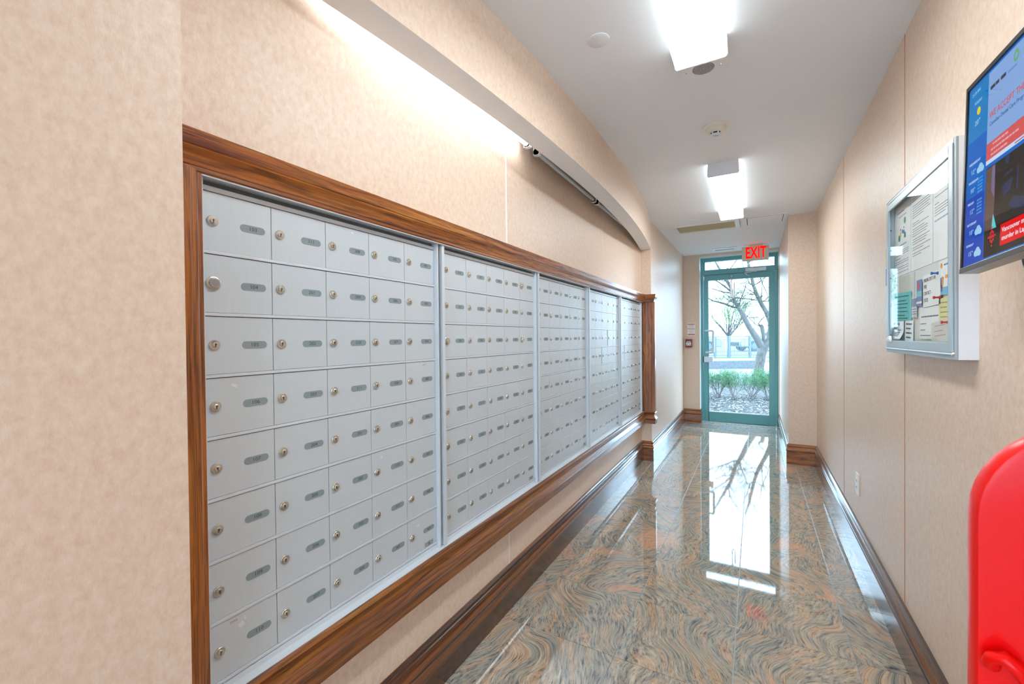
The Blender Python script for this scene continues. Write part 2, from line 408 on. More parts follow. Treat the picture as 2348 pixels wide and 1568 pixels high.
# baseboards
BP = [(0, 0), (.020, 0), (.020, .113), (.0165, .117), (.0165, .122), (.021, .128), (.0245, .136), (.0235, .143), (.018, .150), (.0145, .158), (.0135, .167), (.0165, .172), (.018, .180), (.0155, .188), (.009, .193), (0, .195)]
def bdir(d): return OAKD if abs(d.y) > abs(d.x) else OAKX
sweep(MB(), [(-2.6, -4.6), (-2.6, -1.15), (XL, -1.15), (XL, YA), (XM, YA), (XM, YB), (XL, YB), (XL, YE), (-0.692, YE), (-0.692, 6.78)], BP, bdir).build('baseboard_left', kind='structure')
sweep(MB(), [(0.28, 6.78), (0.28, 4.95), (XR, 4.95), (XR, -1.15), (2.2, -1.15), (2.2, -4.6)], BP, bdir).build('baseboard_right', kind='structure')
sweep(MB(), [(2.2, -4.6), (-2.6, -4.6)], BP, bdir).build('baseboard_back', kind='structure')

# ------------------------------------------------------------------ oak surround of the mailboxes
def strim(mb, name, label, **k):
    return mb.build(name, kind='structure', label=label, **k)
def inv(o): return (-o.location[0], -o.location[1], -o.location[2])
def child(mb, name, root, **k):
    o = mb.build(name, root, **k); o.location = inv(root); return o
HP = [(0, 1.587), (.030, 1.587), (.033, 1.590), (.033, 1.597), (.036, 1.599), (.037, 1.605), (.041, 1.617), (.047, 1.625), (.050, 1.629), (.048, 1.632), (.051, 1.635), (.056, 1.662), (0, 1.662)]
strim(sweep(MB(), [(XM, YA), (XM, YB), (XL, YB), (XL, YB+.045)], HP, oakdir), 'trim_1', 'orange oak header moulding above the mailboxes')
SP = [(0, .498), (.028, .498), (.038, .494), (.042, .487), (.036, .482), (.033, .474), (.030, .464), (.034, .450), (.045, .436), (.051, .428), (.049, .419), (.043, .414), (.043, .379), (0, .379)]
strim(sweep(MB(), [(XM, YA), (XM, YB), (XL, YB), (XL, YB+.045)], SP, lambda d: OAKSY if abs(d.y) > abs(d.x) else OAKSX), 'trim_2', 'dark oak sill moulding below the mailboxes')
jp = [(XM-.02, YA), (-.962, YA), (-.960, .414), (-.964, .418), (-.963, .431), (-.967, .434), (-.969, .445), (-.973, .449), (-.974, .457), (XM-.02, .457)]
strim(MB().prism(jp, 2, .498, 1.592, OAKZ), 'trim_5', 'upright oak casing at the near end of the mailboxes')
strim(MB().box((-.990, 4.421, .498), (-.892, YB, 1.587), OAKZ).box((-.892, 4.417, .498), (-.866, 4.464, 1.587), OAKZ), 'trim_6', 'upright oak post at the far end of the mailboxes', bev=0.002)

# ------------------------------------------------------------------ mailboxes
CW, RH, GP, Y0, Z0 = .1485, .13133, .0489, .4669, 1.25+.3137
DX = -1.0
dm = MB().box((-.006, .0008, -RH+.0078), (0, CW-.0008, -.0012), ALUD).build('door_mesh', bev=.0004); door_me = dm.data; bpy.data.objects.remove(dm)
lk = MB().lathe([(.0112, 0), (.0112, .0022), (.0100, .0036), (.0060, .0040), (.0058, .0056), (.0052, .0060)], 0, (0, 0, 0), STEEL, 20)
lk.box((.0060, -.0008, -.0046), (.0063, .0008, .0012), BLACK).lathe([(.0017, .0060), (.0017, .0063)], 0, (0, 0, .0015), BLACK, 8)
lk = lk.build('lock'); lock_me = lk.data; bpy.data.objects.remove(lk)
lk = MB().lathe([(.0150, 0), (.0150, .003), (.0125, .0052), (.0100, .0052), (.0096, .0085), (.0082, .0102), (.0076, .0102)], 0, (0, 0, 0), STEEL, 24).build('lock'); big_me = lk.data; bpy.data.objects.remove(lk)
floors = {1: range(103, 112), 2: range(201, 212), 3: range(301, 312), 4: range(401, 412)}
seq = [n for f in (1, 2, 3, 4) for n in floors[f] if n != 401 or f == 4]
for f in (5, 6, 7, 8, 9, 10, 11, 12, 14, 15, 16, 17, 18, 19, 20, 21): seq += [f*100+k for k in range(1, 12)]
PT = frameT((0, 0, 0), (0, 1, 0), (0, 0, 1), (1, 0, 0))
def capsule(w, h, n=8):
    r = h/2; c = w/2-r
    return [(c+r*math.sin(PI*k/n), r*math.cos(PI*k/n)) for k in range(n+1)]+[(-c-r*math.sin(PI*k/n), -r*math.cos(PI*k/n)) for k in range(n+1)]
cap = capsule(.056, .0165)
bankwords = ['first bank of forty aluminium mailboxes from 103 to 409, nearest the wall corner', 'second bank of mailboxes from 410 on, beside the nearest bank', 'third bank of mailboxes, in the middle of the five', 'fourth bank of mailboxes, second from the oak post', 'fifth and farthest bank of mailboxes against the oak post']
ajar = {(1, 4, 2): 1.6, (2, 4, 3): 2.0, (3, 2, 3): 2.4, (3, 3, 2): 2.0, (4, 3, 1): 2.0, (0, 3, 4): 0.8}
biglock = {(0, 1, 0), (1, 0, 4), (1, 2, 4), (2, 6, 3), (1, 2, 0), (2, 1, 1), (4, 7, 3)}
for p in range(5):
    yb = Y0+p*(5*CW+GP); H8 = 8*RH; W5 = 5*CW
    bank = empty('mailbox_bank', (DX, yb, Z0), bankwords[p], 'mailboxes', 'mailbox banks')
    MB().box((-.04, -.012, -H8-.004), (-.0065, W5+.008, .012), DARKGAP).build('backing', bank)
    yl = (-.0125 if p == 0 else -.0265)
    MB().box((-.035, yl, -H8-.014), (.020, yl+.0045 if p == 0 else yl+.0145, .022), ALUH).build('side_rail', bank, bev=.0006)
    if p == 0: MB().box((-.004, -.0080, -H8-.012), (.018, -.0045, .020), ALUH).build('rail_lip', bank)
    else: MB().box((-.006, -.012, -H8-.010), (.004, -.0005, .012), ALUH).build('rail_lip', bank)
    MB().box((-.035, W5, -H8-.014), (.016, W5+.0065, .022), ALUH).build('side_rail', bank, bev=.0006)
    MB().box((-.012, yl, .0225), (.026, W5+(GP-.026 if p < 4 else .018), .0245), ALUH).box((.020, yl, .0205), (.026, W5+(GP-.026 if p < 4 else .018), .0225), ALUH).build('top_rail', bank)
    MB().box((-.012, yl, -H8-.0175), (.027, W5+(GP-.026 if p < 4 else .018), -H8-.0145), ALUH).box((-.02, yl, -H8-.0144), (.003, W5+(GP-.026 if p < 4 else .018), -H8-.0016), ALUH).build('bottom_rail', bank)
    MB().box((-.03, -.002, .0004), (.0016, W5+.001, .0108), ALUH).build('shelf_strip', bank, bev=.0005)
    MB().box((-.03, -.002, .0108), (-.009, W5+.001, .0225), plain('recess_shadow_grey', (104, 114, 120), .6)).build('recess', bank)  # mid-dark grey paints in the shadow under the header
    for r in range(8):
        MB().box((-.03, -.002, -(r+1)*RH+.0003), (.0022, W5+.001, -(r+1)*RH+.0070), ALUH).build('shelf_strip', bank, bev=.0007)
        for c in range(5):
            num = seq[p*40+c*8+r]
            d = link('door', door_me, bank, (0, c*CW, -r*RH))
            if (p, r, c) in ajar:
                # hinged at its far edge
                a = math.radians(ajar[(p, r, c)]*.55); d.rotation_euler = (0, 0, a)
                d.location = (CW*math.sin(a), c*CW+CW*(1-math.cos(a)), -r*RH)
            k = link('lock', big_me if (p, r, c) in biglock else lock_me, d, (0, .0205, -.0615))
            k.rotation_euler = (random.uniform(-.25, .25), 0, 0)
            b = MB().add([(0, q[0], q[1]) for q in cap]+[(.0007, q[0], q[1]) for q in cap], [tuple(range(len(cap), 2*len(cap)))]+[(i, (i+1) % len(cap), len(cap)+(i+1) % len(cap), len(cap)+i) for i in range(len(cap))], PLATE)
            b.text(str(num), .0118, INK, frameT((.0007, 0, 0), (0, 1, 0), (0, 0, 1), (1, 0, 0)), sx=1.08)
            b.build('number_plate', d, loc=(0, .1055, -.0625))
    st = MB().box((0, -.023, -.0085), (.0004, .023, .0085), plain('decal_silver', (176, 178, 178), 0.4))
    for (u0, u1, w0, w1) in ((-.021, -.008, .002, .0035), (.009, .021, .002, .0035), (-.020, -.009, -.0015, -.0005), (-.019, .019, -.0068, -.0058), (.010, .020, -.0015, -.0005)):
        st.box((.0004, u0, w0), (.0005, u1, w1), INK)
    st.tube([(.0006, .0065*math.cos(t*PI/8), .0055*math.sin(t*PI/8)+.001) for t in range(17)], .0006, INK, 5, False)
    st.box((.0004, -.003, -.001), (.0006, .003, .003), INK)
    st.build('decal', bank, loc=(0, 4*CW+.106, -8*RH+.0185))
    if p == 0:
        TAPE = plain('tape_residue', (226, 228, 230), 0.5); RES = plain('glue_residue', (186, 176, 162), 0.7)
        for (yy, zz, w, h, m, a) in ((.066, -7*RH-.028, .012, .012, TAPE, .5), (.074, -7*RH-.017, .004, .008, TAPE, .3), (.05, -7*RH-.012, .016, .005, RES, .0), (.345+.04, -.012, .010, .006, TAPE, .2), (.06, -3*RH-.02, .012, .006, TAPE, -.4), (.145*3+.05, -5*RH-.02, .006, .008, TAPE, 0), (4*CW+.05, -7*RH-.03, .012, .006, TAPE, .3), (4*CW+.09, -3*RH-.012, .016, .004, RES, .2)):
            T = Matrix.Translation((.0003, yy, zz)) @ Matrix.Rotation(a, 4, 'X')
            MB().box((0, -w/2, -h/2), (.0002, w/2, h/2), m, T).build('tape_scrap', bank)
# trapped key tag on the last bank is part of its door; the little knob on box 7 of bank 3 is its lock

# ------------------------------------------------------------------ cove tube fixtures behind the valance
TUBEOFF = plain('unlit_tube', (196, 204, 208), 0.15); CHAN = plain('channel_enamel', (206, 208, 204), 0.4)
for i, (a0, a1, lit) in enumerate(((.66, 1.88, True), (1.96, 2.86, False), (2.90, 4.10, False))):
    t = empty('cove_light', (-.985, a0, 2.19), ['lit tube fitting washing the wall white behind the curved valance', 'unlit tube fitting behind the valance next to the lit one', 'unlit tube fitting at the far end behind the valance'][i], 'light', 'cove tube lights')
    child(MB().box((-1.002, a0, 2.205), (-.962, a1, 2.25), CHAN), 'housing', t, bev=.003)
    for y in (a0+.012, a1-.012):
        child(MB().box((-.972, y-.012, 2.165), (-.940, y+.012, 2.215), WHITEP).lathe([(.017, -.012), (.017, .012)], 1, (-.955, y, 2.180), WHITEP, 14), 'lamp_holder', t)
    child(MB().tube([(-.955, a0+.03, 2.180), (-.955, a1-.03, 2.180)], .0125, TUBELIT if lit else TUBEOFF, 14), 'tube', t)

# ------------------------------------------------------------------ ceiling lights
ENDC = plain('end_cap_enamel', (238, 239, 246), 0.4)
for i, (ya, yb, xc) in enumerate(((.62, 1.852, -.183), (3.20, 4.455, -.183), (-2.0, -0.77, -.183), (-3.4, -2.17, -1.5), (-3.4, -2.17, 1.1))):  # last three are unseen, added behind the viewpoint to brighten the near walls
    h = .088
    t = empty('ceiling_light', (xc, (ya+yb)/2, ZC), ['long prismatic fluorescent ceiling light overlapping the round speaker, nearest', 'long prismatic fluorescent ceiling light beyond the smoke detector', 'unseen fluorescent light added at the lobby mouth to brighten the near walls', 'unseen fluorescent light added on the west side of the lobby for brightness', 'unseen fluorescent light added on the east side of the lobby for brightness'][i], 'light', 'ceiling lights')
    MB().box((-.085, -(yb-ya)/2+.004, -.02), (.085, (yb-ya)/2-.004, 0), WHITE).build('housing', t)
    pf = [(-.092, -.006), (-.094, -h+.012), (-.088, -h+.002), (.088, -h+.002), (.094, -h+.012), (.092, -.006)]
    MB().prism(pf, 1, -(yb-ya)/2+.006, (yb-ya)/2-.006, LENS).build('lens', t)
    for s in (-1, 1):
        MB().prism([(-.093, 0), (-.096, -h+.010), (-.089, -h), (.089, -h), (.096, -h+.010), (.093, 0)], 1, s*(yb-ya)/2-.004, s*(yb-ya)/2+.004, ENDC).build('end_cap', t, bev=.001)
# speaker
t = empty('ceiling_speaker', (-.190, 2.030, ZC), 'round white ceiling speaker with perforated grille, half hidden by the nearest light', 'speaker')
MB().lathe([(.096, 0), (.096, -.003), (.088, -.006), (.05, -.0065), (0.0001, -.0065)], 2, (0, 0, 0), PAINT, 40).build('cover_plate', t)
gr = MB()
for k in range(1, 9):
    nn = 7*k; rr = .0052*k
    for q in range(nn):
        a = 2*PI*q/nn; gr.lathe([(.0017, -.0064), (.0017, -.0072)], 2, (rr*math.cos(a), rr*math.sin(a), 0), DARKGAP, 6)
gr.build('grille', t, kind='stuff')
for s in (-1, 1): MB().lathe([(.004, -.006), (.003, -.008)], 2, (s*.068, 0, 0), CHROME, 10).build('screw', t)
# smoke detector
t = empty('smoke_detector', (-.186, 2.640, ZC), 'cream smoke detector on the ceiling between the two long lights', 'smoke detector')
MB().lathe([(.066, 0), (.066, -.006), (.060, -.012), (.054, -.013)], 2, (0, 0, 0), CREAM, 36).build('base', t)
MB().lathe([(.054, -.012), (.053, -.020), (.046, -.029), (.034, -.034), (.029, -.035)], 2, (0, 0, 0), CREAM, 36).build('body', t)
hd = MB().lathe([(.029, -.034), (.029, -.046), (.026, -.050), (.0001, -.050)], 2, (0, 0, 0), WHITEP, 30)
hd.box((-.010, -.0298, -.044), (.010, -.028, -.037), BLACK); hd.box((-.024, -.019, -.044), (-.017, -.0225, -.037), DARKGAP); hd.box((.017, -.0225, -.044), (.024, -.019, -.037), DARKGAP)
hd.box((-.014, -.005, -.0503), (.014, .002, -.0500), plain('blue_print', (120, 165, 215), .5), Matrix.Rotation(.35, 4, 'Z'))
hd.build('sensor_head', t)
for i, (x, y, r) in enumerate(((-.525, 1.640, .041), (-.555, 4.656, .044))):
    tag(MB().lathe([(r, 0), (r, -.003), (r-.003, -.005), (.0001, -.006)], 2, (0, 0, 0), WHITEP, 36).build('sprinkler_cover', loc=(x, y, ZC)), ['round white cover disc on the ceiling left of the nearest light', 'round white cover disc on the ceiling beside the long return grille'][i], 'cover', 'ceiling cover discs')
# return grille
t = empty('return_grille', (-.452, 5.0, ZC), 'long rectangular ceiling return grille with yellowed filter, past the second light', 'vent')
f = MB()
for q in (((-.318, -.18, -.012), (.318, -.145, 0)), ((-.318, .145, -.012), (.318, .18, 0)), ((-.318, -.145, -.012), (-.275, .145, 0)), ((.275, -.145, -.012), (.318, .145, 0))): f.box(*q, WHITEP)
f.build('frame', t, bev=.003)
FIL = plain('yellowed_filter', (214, 206, 176), .8, vary=.2)
MB().box((-.275, -.145, -.004), (.275, .145, 0), FIL).build('filter', t)
sl = MB()
for k in range(23): sl.box((-.275, -.138+k*.012, -.008), (.275, -.136+k*.012, -.004), FIL)
sl.build('fins', t, kind='stuff')
t = empty('ceiling_hatch', (.086, 5.0, ZC), 'flush white access hatch in the ceiling beside the wall pier', 'hatch')
MB().box((-.175, -.172, -.004), (.175, .172, 0), PAINT).build('frame', t)
MB().box((-.150, -.147, -.0075), (.150, .147, -.004), PAINT).build('panel', t)
MB().box((-.156, -.150, -.0045), (-.150, .150, -.0042), DARKGAP).box((.150, -.150, -.0045), (.155, .150, -.0042), DARKGAP).box((-.156, -.152, -.0045), (.155, -.147, -.0042), SEAMD).build('gap_line', t)
t = empty('slot_diffuser', (-.352, 6.42, ZC), 'small white slot air diffuser in the ceiling before the exit door', 'vent')
MB().box((-.142, -.11, -.010), (.142, -.035, 0), WHITEP).box((-.142, .035, -.010), (.142, .11, 0), WHITEP).box((-.142, -.035, -.010), (-.115, .035, 0), WHITEP).box((.115, -.035, -.010), (.142, .035, 0), WHITEP).build('frame', t, bev=.002)
MB().box((-.115, -.035, -.002), (.115, .035, 0), DARKGAP).box((-.115, -.004, -.008), (.115, .004, -.002), ALUH).build('slot', t)
# exit sign
t = empty('exit_sign', (.003, 6.30, ZC), 'beige EXIT sign with glowing red letters hanging from the ceiling before the door', 'exit sign')
MB().box((-.06, -.02, -.022), (.08, .06, 0), SIGNBEIGE).build('canopy', t, bev=.003)
MB().box((-.150, 0, -.202), (.150, .045, -.022), SIGNBEIGE).build('housing', t, bev=.004)
MB().text('EXIT', .198, EXITRED, frameT((.006, -.0005, -.110), (1, 0, 0), (0, 0, 1), (0, -1, 0)), ext=.002, sx=.57, offset=.022).build('lettering', t)
MB().box((.105, -.001, -.193), (.125, 0, -.189), INK).build('maker_mark', t)

# ------------------------------------------------------------------ door
YD = 6.85
dr = bpy.data.objects.new('door_1', None); COL.objects.link(dr); dr.location = (-.205, YD, 0); dr['kind'] = 'structure'; dr['label'] = 'teal metal exit door with a full glass pane and a transom window above'
def cdoor(mb, name, **k):
    o = mb.build(name, dr, **k); o.location = inv(dr); return o
f = MB()
f.box((-.690, 6.83, 0), (-.656, 6.90, 2.366), TEAL).box((.247, 6.83, 0), (.270, 6.90, 2.366), TEAL)
f.box((-.656, 6.83, 2.311), (.247, 6.90, 2.366), TEAL).box((-.656, 6.83, 2.122), (.247, 6.90, 2.194), TEAL)
f.box((-.656, 6.842, 2.194), (-.632, 6.89, 2.311), TEAL).box((.229, 6.842, 2.194), (.247, 6.89, 2.311), TEAL)
cdoor(f, 'door_frame', bev=.003)
cdoor(MB().box((-.634, 6.862, 2.192), (.231, 6.868, 2.313), DGLASS), 'transom_pane')
lf = MB()
lf.box((-.652, 6.842, .008), (-.590, 6.886, 2.117), TEAL).box((.166, 6.842, .008), (.244, 6.886, 2.117), TEAL)
lf.box((-.590, 6.842, 2.040), (.166, 6.886, 2.117), TEAL).box((-.590, 6.842, .008), (.166, 6.886, .146), TEAL)
cdoor(lf, 'door_leaf', bev=.003)
cdoor(MB().box((-.593, 6.861, .143), (.169, 6.867, 2.043), DGLASS), 'door_pane')
cdoor(MB().box((-.590, 6.846, .146), (.166, 6.860, .154), ALUH), 'glazing_bead')
hb = [(-.628, 6.842, 1.317), (-.628, 6.80, 1.317)]
pts = [(-.628, 6.845, 1.314), (-.624, 6.806, 1.316)]
pts = [(-.634, 6.842, 1.316), (-.620, 6.805, 1.316), (-.560, 6.795, 1.316)]
for k in range(7): a = PI/2*k/6; pts.append((-.545+.022*math.sin(a), 6.792, 1.294+.022*math.cos(a)))
for k in range(7): a = PI/2*k/6; pts.append((-.523-.022*(1-math.cos(a)), 6.792, 1.026-.022*math.sin(a)))
pts += [(-.560, 6.795, 1.004), (-.620, 6.805, 1.004), (-.634, 6.842, 1.004)]
SATIN = plain('satin_metal', (206, 210, 214), .35, .3)
cdoor(MB().tube(pts, .0155, SATIN, 14), 'door_handle')
cdoor(MB().box((-.648, 6.812, .864), (-.530, 6.842, .944), SATIN), 'latch_cover', bev=.004)
cdoor(MB().box((-.658, 6.822, .858), (-.648, 6.842, .950), BLACK), 'latch_plate')
cl = MB().box((-.114, 6.785, 2.132), (.132, 6.83, 2.172), WHITEP)
for x in (-.104, .118):
    for z in (2.141, 2.157): cl.lathe([(.004, 0), (.003, .003)], 1, (x+.004, 6.785, z+.003), DARKGAP, 8, sgn=-1)
cdoor(cl, 'closer_body', bev=.004)
cdoor(MB().lathe([(.012, -.014), (.012, 0)], 2, (.016, 6.80, 2.132), CHROME, 14).tube([(.016, 6.80, 2.120), (-.05, 6.74, 2.113), (-.128, 6.79, 2.111)], .006, CHROME, 8).tube([(-.128, 6.79, 2.111), (-.10, 6.83, 2.09), (-.066, 6.842, 2.072)], .006, CHROME, 8).tube([(-.115, 6.80, 2.102), (-.09, 6.79, 2.076)], .009, CHROME, 8), 'closer_arm')
st = MB().lathe([(.0001, -.018), (.013, -.013), (.018, 0), (.013, .013), (.0001, .018)], 1, (-.286, 6.822, 2.080), CHROME, 16)
st.tube([(-.290, 6.822, 2.068), (-.291, 6.815, 1.795), (-.277, 6.812, 1.772)], .0085, STEEL, 8).tube([(-.277, 6.812, 1.772), (-.256, 6.815, 1.806), (-.255, 6.82, 1.985)], .0085, STEEL, 8)
cdoor(st, 'hold_open_arm')
cdoor(MB().box((-.656, 6.828, 2.055), (-.640, 6.842, 2.098), WHITEP), 'pivot', bev=.002)
cdoor(MB().box((-.690, 6.80, 0), (.270, 6.90, .006), ALUH), 'threshold')

# ------------------------------------------------------------------ end wall notices
t = empty('fire_notice', (-.8015, YE, 1.3405), 'small white notice with red bands on the wall above the fire alarm', 'sign')
PAPER = plain('paper_white', (240, 241, 240), .7); PRED = plain('print_red', (200, 84, 92), .6); PINK = plain('print_pink', (206, 156, 160), .6); PGREY = plain('print_grey', (120, 120, 122), .7)
MB().box((-.052, -.002, -.092), (.052, 0, .092), PAPER).build('sheet', t)
pr = MB()
for z0, z1, m in ((.064, .080, PRED), (.002, .010, PRED), (-.082, -.068, PRED)): pr.box((-.047, -.0025, z0), (.047, -.002, z1), m)
for k, z in enumerate((.052, .044, .036, .026, -.012, -.022, -.034, -.046, -.056)): pr.box((-.040+.008*(k % 3), -.0024, z), (.040-.01*(k % 2), -.002, z+.0022), PGREY if k % 3 == 0 else PINK)
for x in (-.035, -.012, .018, .038): pr.box((x, -.0027, .066), (x+.006, -.0025, .077), PAPER)
pr.build('print', t)
DRED = plain('dark_red_enamel', (136, 8, 10), .3)
t = empty('fire_alarm_station', (-.832, YE, 1.139), 'dark red fire alarm pull station with white handle beside the exit door', 'fire alarm')
MB().box((-.043, -.045, -.059), (.043, 0, .059), DRED).build('case', t, bev=.003)
MB().box((-.029, -.050, .020), (.029, -.045, .029), WHITEP).box((-.033, -.058, -.030), (.033, -.047, .012), WHITEP).build('pull_handle', t, bev=.003)
MB().box((-.024, -.0585, -.022), (-.010, -.058, -.008), PGREY).box((.012, -.0585, -.022), (.024, -.058, -.008), PGREY).lathe([(.007, 0), (.007, .001)], 1, (0, -.058, .002), plain('green_dot', (50, 110, 100), .5), 12, sgn=-1).build('handle_marks', t)
# outlet
t = empty('wall_outlet', (XR, 3.07, .404), 'white electrical outlet low on the right wall above the baseboard', 'outlet')
MB().box((-.007, -.038, -.060), (0, .038, .060), CREAM).build('cover_plate', t, bev=.002)
MB().box((-.0085, -.020, -.034), (-.007, .020, .034), WHITEP).box((-.009, -.008, .012), (-.0085, -.005, .022), DARKGAP).box((-.009, .005, .012), (-.0085, .008, .022), DARKGAP).box((-.009, -.008, -.024), (-.0085, -.005, -.014), DARKGAP).box((-.009, .005, -.024), (-.0085, .008, -.014), DARKGAP).build('socket', t)

# ------------------------------------------------------------------ notice board
BX, BY0, BY1, BZ0, BZ1 = .460, 1.566, 2.250, 1.179, 1.767
nb = empty('notice_board', (XR, (BY0+BY1)/2, BZ0), 'glazed silver framed notice board full of papers on the right wall', 'notice board')
FRM = m_alu('notice_frame_aluminium', (172, 184, 190), 1, .35)
MB_ = MB()
MB_.box((BX+.006, BY0, BZ0), (XR, BY0+.006, BZ1), WHITEP).box((BX+.006, BY1-.006, BZ0), (XR, BY1, BZ1), WHITEP).box((BX+.006, BY0+.006, BZ0), (XR, BY1-.006, BZ0+.006), WHITEP).box((BX+.006, BY0+.006, BZ1-.006), (XR, BY1-.006, BZ1), WHITEP)
child(MB_, 'case', nb)
def ring(mb, x0, x1, y0, y1, z0, z1, w, m):
    mb.box((x0, y0, z0), (x1, y0+w, z1), m).box((x0, y1-w, z0), (x1, y1, z1), m).box((x0, y0+w, z0), (x1, y1-w, z0+w), m).box((x0, y0+w, z1-w), (x1, y1-w, z1), m); return mb
child(ring(MB(), BX, BX+.006, BY0, BY1, BZ0, BZ1, .012, FRM), 'outer_frame', nb, bev=.0015)
child(ring(MB(), BX-.003, BX+.003, BY0+.0128, BY1-.0128, BZ0+.018, BZ1-.0128, .0272, FRM), 'door_frame', nb, bev=.0015)
child(MB().tube([(BX-.002, BY0+.012, BZ0+.014), (BX-.002, BY1-.004, BZ0+.014)], .0028, ALUH, 8), 'hinge', nb)
child(MB().lathe([(.006, 0), (.004, .004)], 0, (BX, BY0+.012, BZ0+.014), CHROME, 12, sgn=-1), 'hinge_pin', nb)
child(MB().box((.482, BY0+.006, BZ0+.006), (XR-.001, BY1-.006, BZ1-.006), plain('backing_white', (222, 224, 222), .8)), 'backing', nb)
for z in (1.245, 1.36, 1.47, 1.58, 1.66): child(MB().lathe([(.003, 0), (.002, .001)], 1, (.472, BY1-.006, z), INK, 8, sgn=-1), 'screw', nb)
child(MB().lathe([(.014, 0), (.012, .008), (.004, .012)], 0, (BX-.003, 2.175, 1.228), WHITEP, 16, sgn=-1), 'lock', nb)
child(MB().box((BX, BY0+.038, BZ0+.042), (BX+.002, BY1-.038, BZ1-.038), BGLASS), 'glass_pane', nb)
TX = frameT((0, 0, 0), (0, -1, 0), (0, 0, 1), (-1, 0, 0))
INKB = plain('print_black', (104, 104, 108), .7)
def sheet(name, label, cat, y1, y0, z1, z0, m, lift=0.0, tilt=0.0, group='papers in the notice board'):
    yc, zc = (y0+y1)/2, (z0+z1)/2
    o = MB().box((-.0006, -(y1-y0)/2, -(z1-z0)/2), (0, (y1-y0)/2, (z1-z0)/2), m).build(name, loc=(.4815-lift, yc, zc)); o.rotation_euler = (tilt, 0, 0)
    return tag(o, label, cat, group)
def lines(o, rows, m=INKB, name='print', seed=1):
    # rows: (z, ystart(left), yend, thickness); left of a reader is far (+Y)
    rnd = random.Random(seed); b = MB()
    for (z, ya, yb, th) in rows:
        y = ya
        while y > yb:
            w = min(rnd.uniform(.008, .022), y-yb)
            b.box((-.0009, y-w, z), (-.0006, y, z+th*.75), m); y -= w+.003
    return b.build(name, o)
s = sheet('notice_sheet', 'white printed notice with green cartoon picture, top far corner of the board', 'notice', 2.232, 2.030, 1.735, 1.468, PAPER)
lines(s, [(.105, .06, -.02, .003)]+[(.088, .04, -.05, .003), (-.020, .06, -.05, .004)]+[(z, .085, -.075, .0022) for z in (-.040, -.047, -.054, -.078, -.086, -.100, -.108, -.120)]+[(-.068, .085, .02, .003)], seed=2)
pc = MB().box((-.0008, -.045, 0), (-.0006, .045, .078), PAPER); GRN = plain('print_green', (46, 150, 84), .7); YEL = plain('print_yellow', (226, 190, 90), .7); BLU = plain('print_blue', (60, 110, 190), .7)
for (y, z, r, m) in ((.035, .010, .012, GRN), (-.035, .012, .011, GRN), (-.034, .066, .012, GRN), (.018, .024, .009, YEL), (-.004, .030, .008, BLU), (-.022, .026, .008, BLU), (.018, .040, .005, INKB), (-.022, .042, .004, INKB)): pc.lathe([(r, 0), (r, .0004)], 0, (-.0008, y, z), m, 14, sgn=-1)
pc.build('picture', s, loc=(0, 0, .0))
s = sheet('notice_sheet', 'white sheet of dense printed paragraphs, top middle of the board', 'notice', 2.024, 1.812, 1.735, 1.468, PAPER)
lines(s, [(z, .09, rr, .0026) for z, rr in ((.122, -.06), (.114, -.07), (.106, -.02), (.088, -.08), (.080, -.085), (.072, -.08), (.064, -.07), (.056, -.085), (.048, -.02), (.028, .02), (.020, -.07), (.008, -.03), (.000, -.06), (-.008, -.06), (-.016, -.05), (-.028, -.08), (-.036, -.05), (-.044, -.04), (-.056, -.085), (-.064, -.02), (-.076, -.08), (-.084, 0))], seed=3)
s = sheet('notice_sheet', 'white letter with a blue footer line, top near corner of the board', 'notice', 1.806, 1.612, 1.735, 1.468, PAPER)
lines(s, [(z, .085, rr, .0026) for z, rr in ((.118, -.05), (.110, .0), (.098, -.07), (.090, -.06), (.078, .03), (.062, -.04), (.040, .05), (.030, -.02), (.022, -.05), (.014, -.03), (.006, .0))], seed=4)
lines(s, [(-.012, .085, -.04, .006)], plain('print_blue_grey', (150, 176, 200), .7), 'footer', 5)
s = sheet('notice_sheet', 'blank backs of paper below the cartoon notice, edges showing', 'notice', 2.17, 1.985, 1.462, 1.225, plain('paper_ivory', (208, 206, 196), .7))
s = sheet('notice_sheet', 'white printed sheet asking about the building, lower middle of the board', 'notice', 1.925, 1.74, 1.335, 1.232, PAPER, .002)
lines(s, [(.018, .075, -.075, .006)], INKB, 'heading', 7); lines(s, [(-.004, .085, .03, .004), (-.024, .085, .04, .004), (-.042, .085, -.01, .004)], seed=8)
s = sheet('handwritten_note', 'teal handwritten note pinned low in the far corner of the board', 'note', 2.226, 2.010, 1.402, 1.298, plain('teal_paper', (110, 198, 196), .7), .004, .03)
lines(s, [(z, .095, rr, .005) for z, rr in ((.036, -.08), (.020, -.05), (.008, -.07), (-.006, -.06), (-.020, -.07), (-.034, -.04), (-.045, -.07))], plain('ink_teal', (30, 80, 84), .6), 'handwriting', 9)
s = sheet('handwritten_note', 'white handwritten parking spot note pinned in the middle of the board', 'note', 1.885, 1.735, 1.437, 1.335, PAPER, .004, -.02)
PEN = plain('pen_black', (44, 44, 52), .6)
hb = MB()
for (tx, z, sz) in (('PARKING SPOT FOR', .034, .0165), ('P(80)', .014, .0165), ('CONTACT -', -.008, .0165), ('(TEXT)', -.030, .0165)):
    hb.text(tx, sz, PEN, frameT((-.0006, .068, z), (0, -1, 0), (0, 0, 1), (-1, 0, 0)), align='LEFT', ext=.0003, sx=.72 if len(tx) > 9 else .8)
hb.build('handwriting', s)
s = sheet('flyer', 'narrow blue flyer with a red spot beside the parking note', 'flyer', 1.945, 1.893, 1.428, 1.340, plain('flyer_blue', (92, 124, 176), .5), .005, .0)
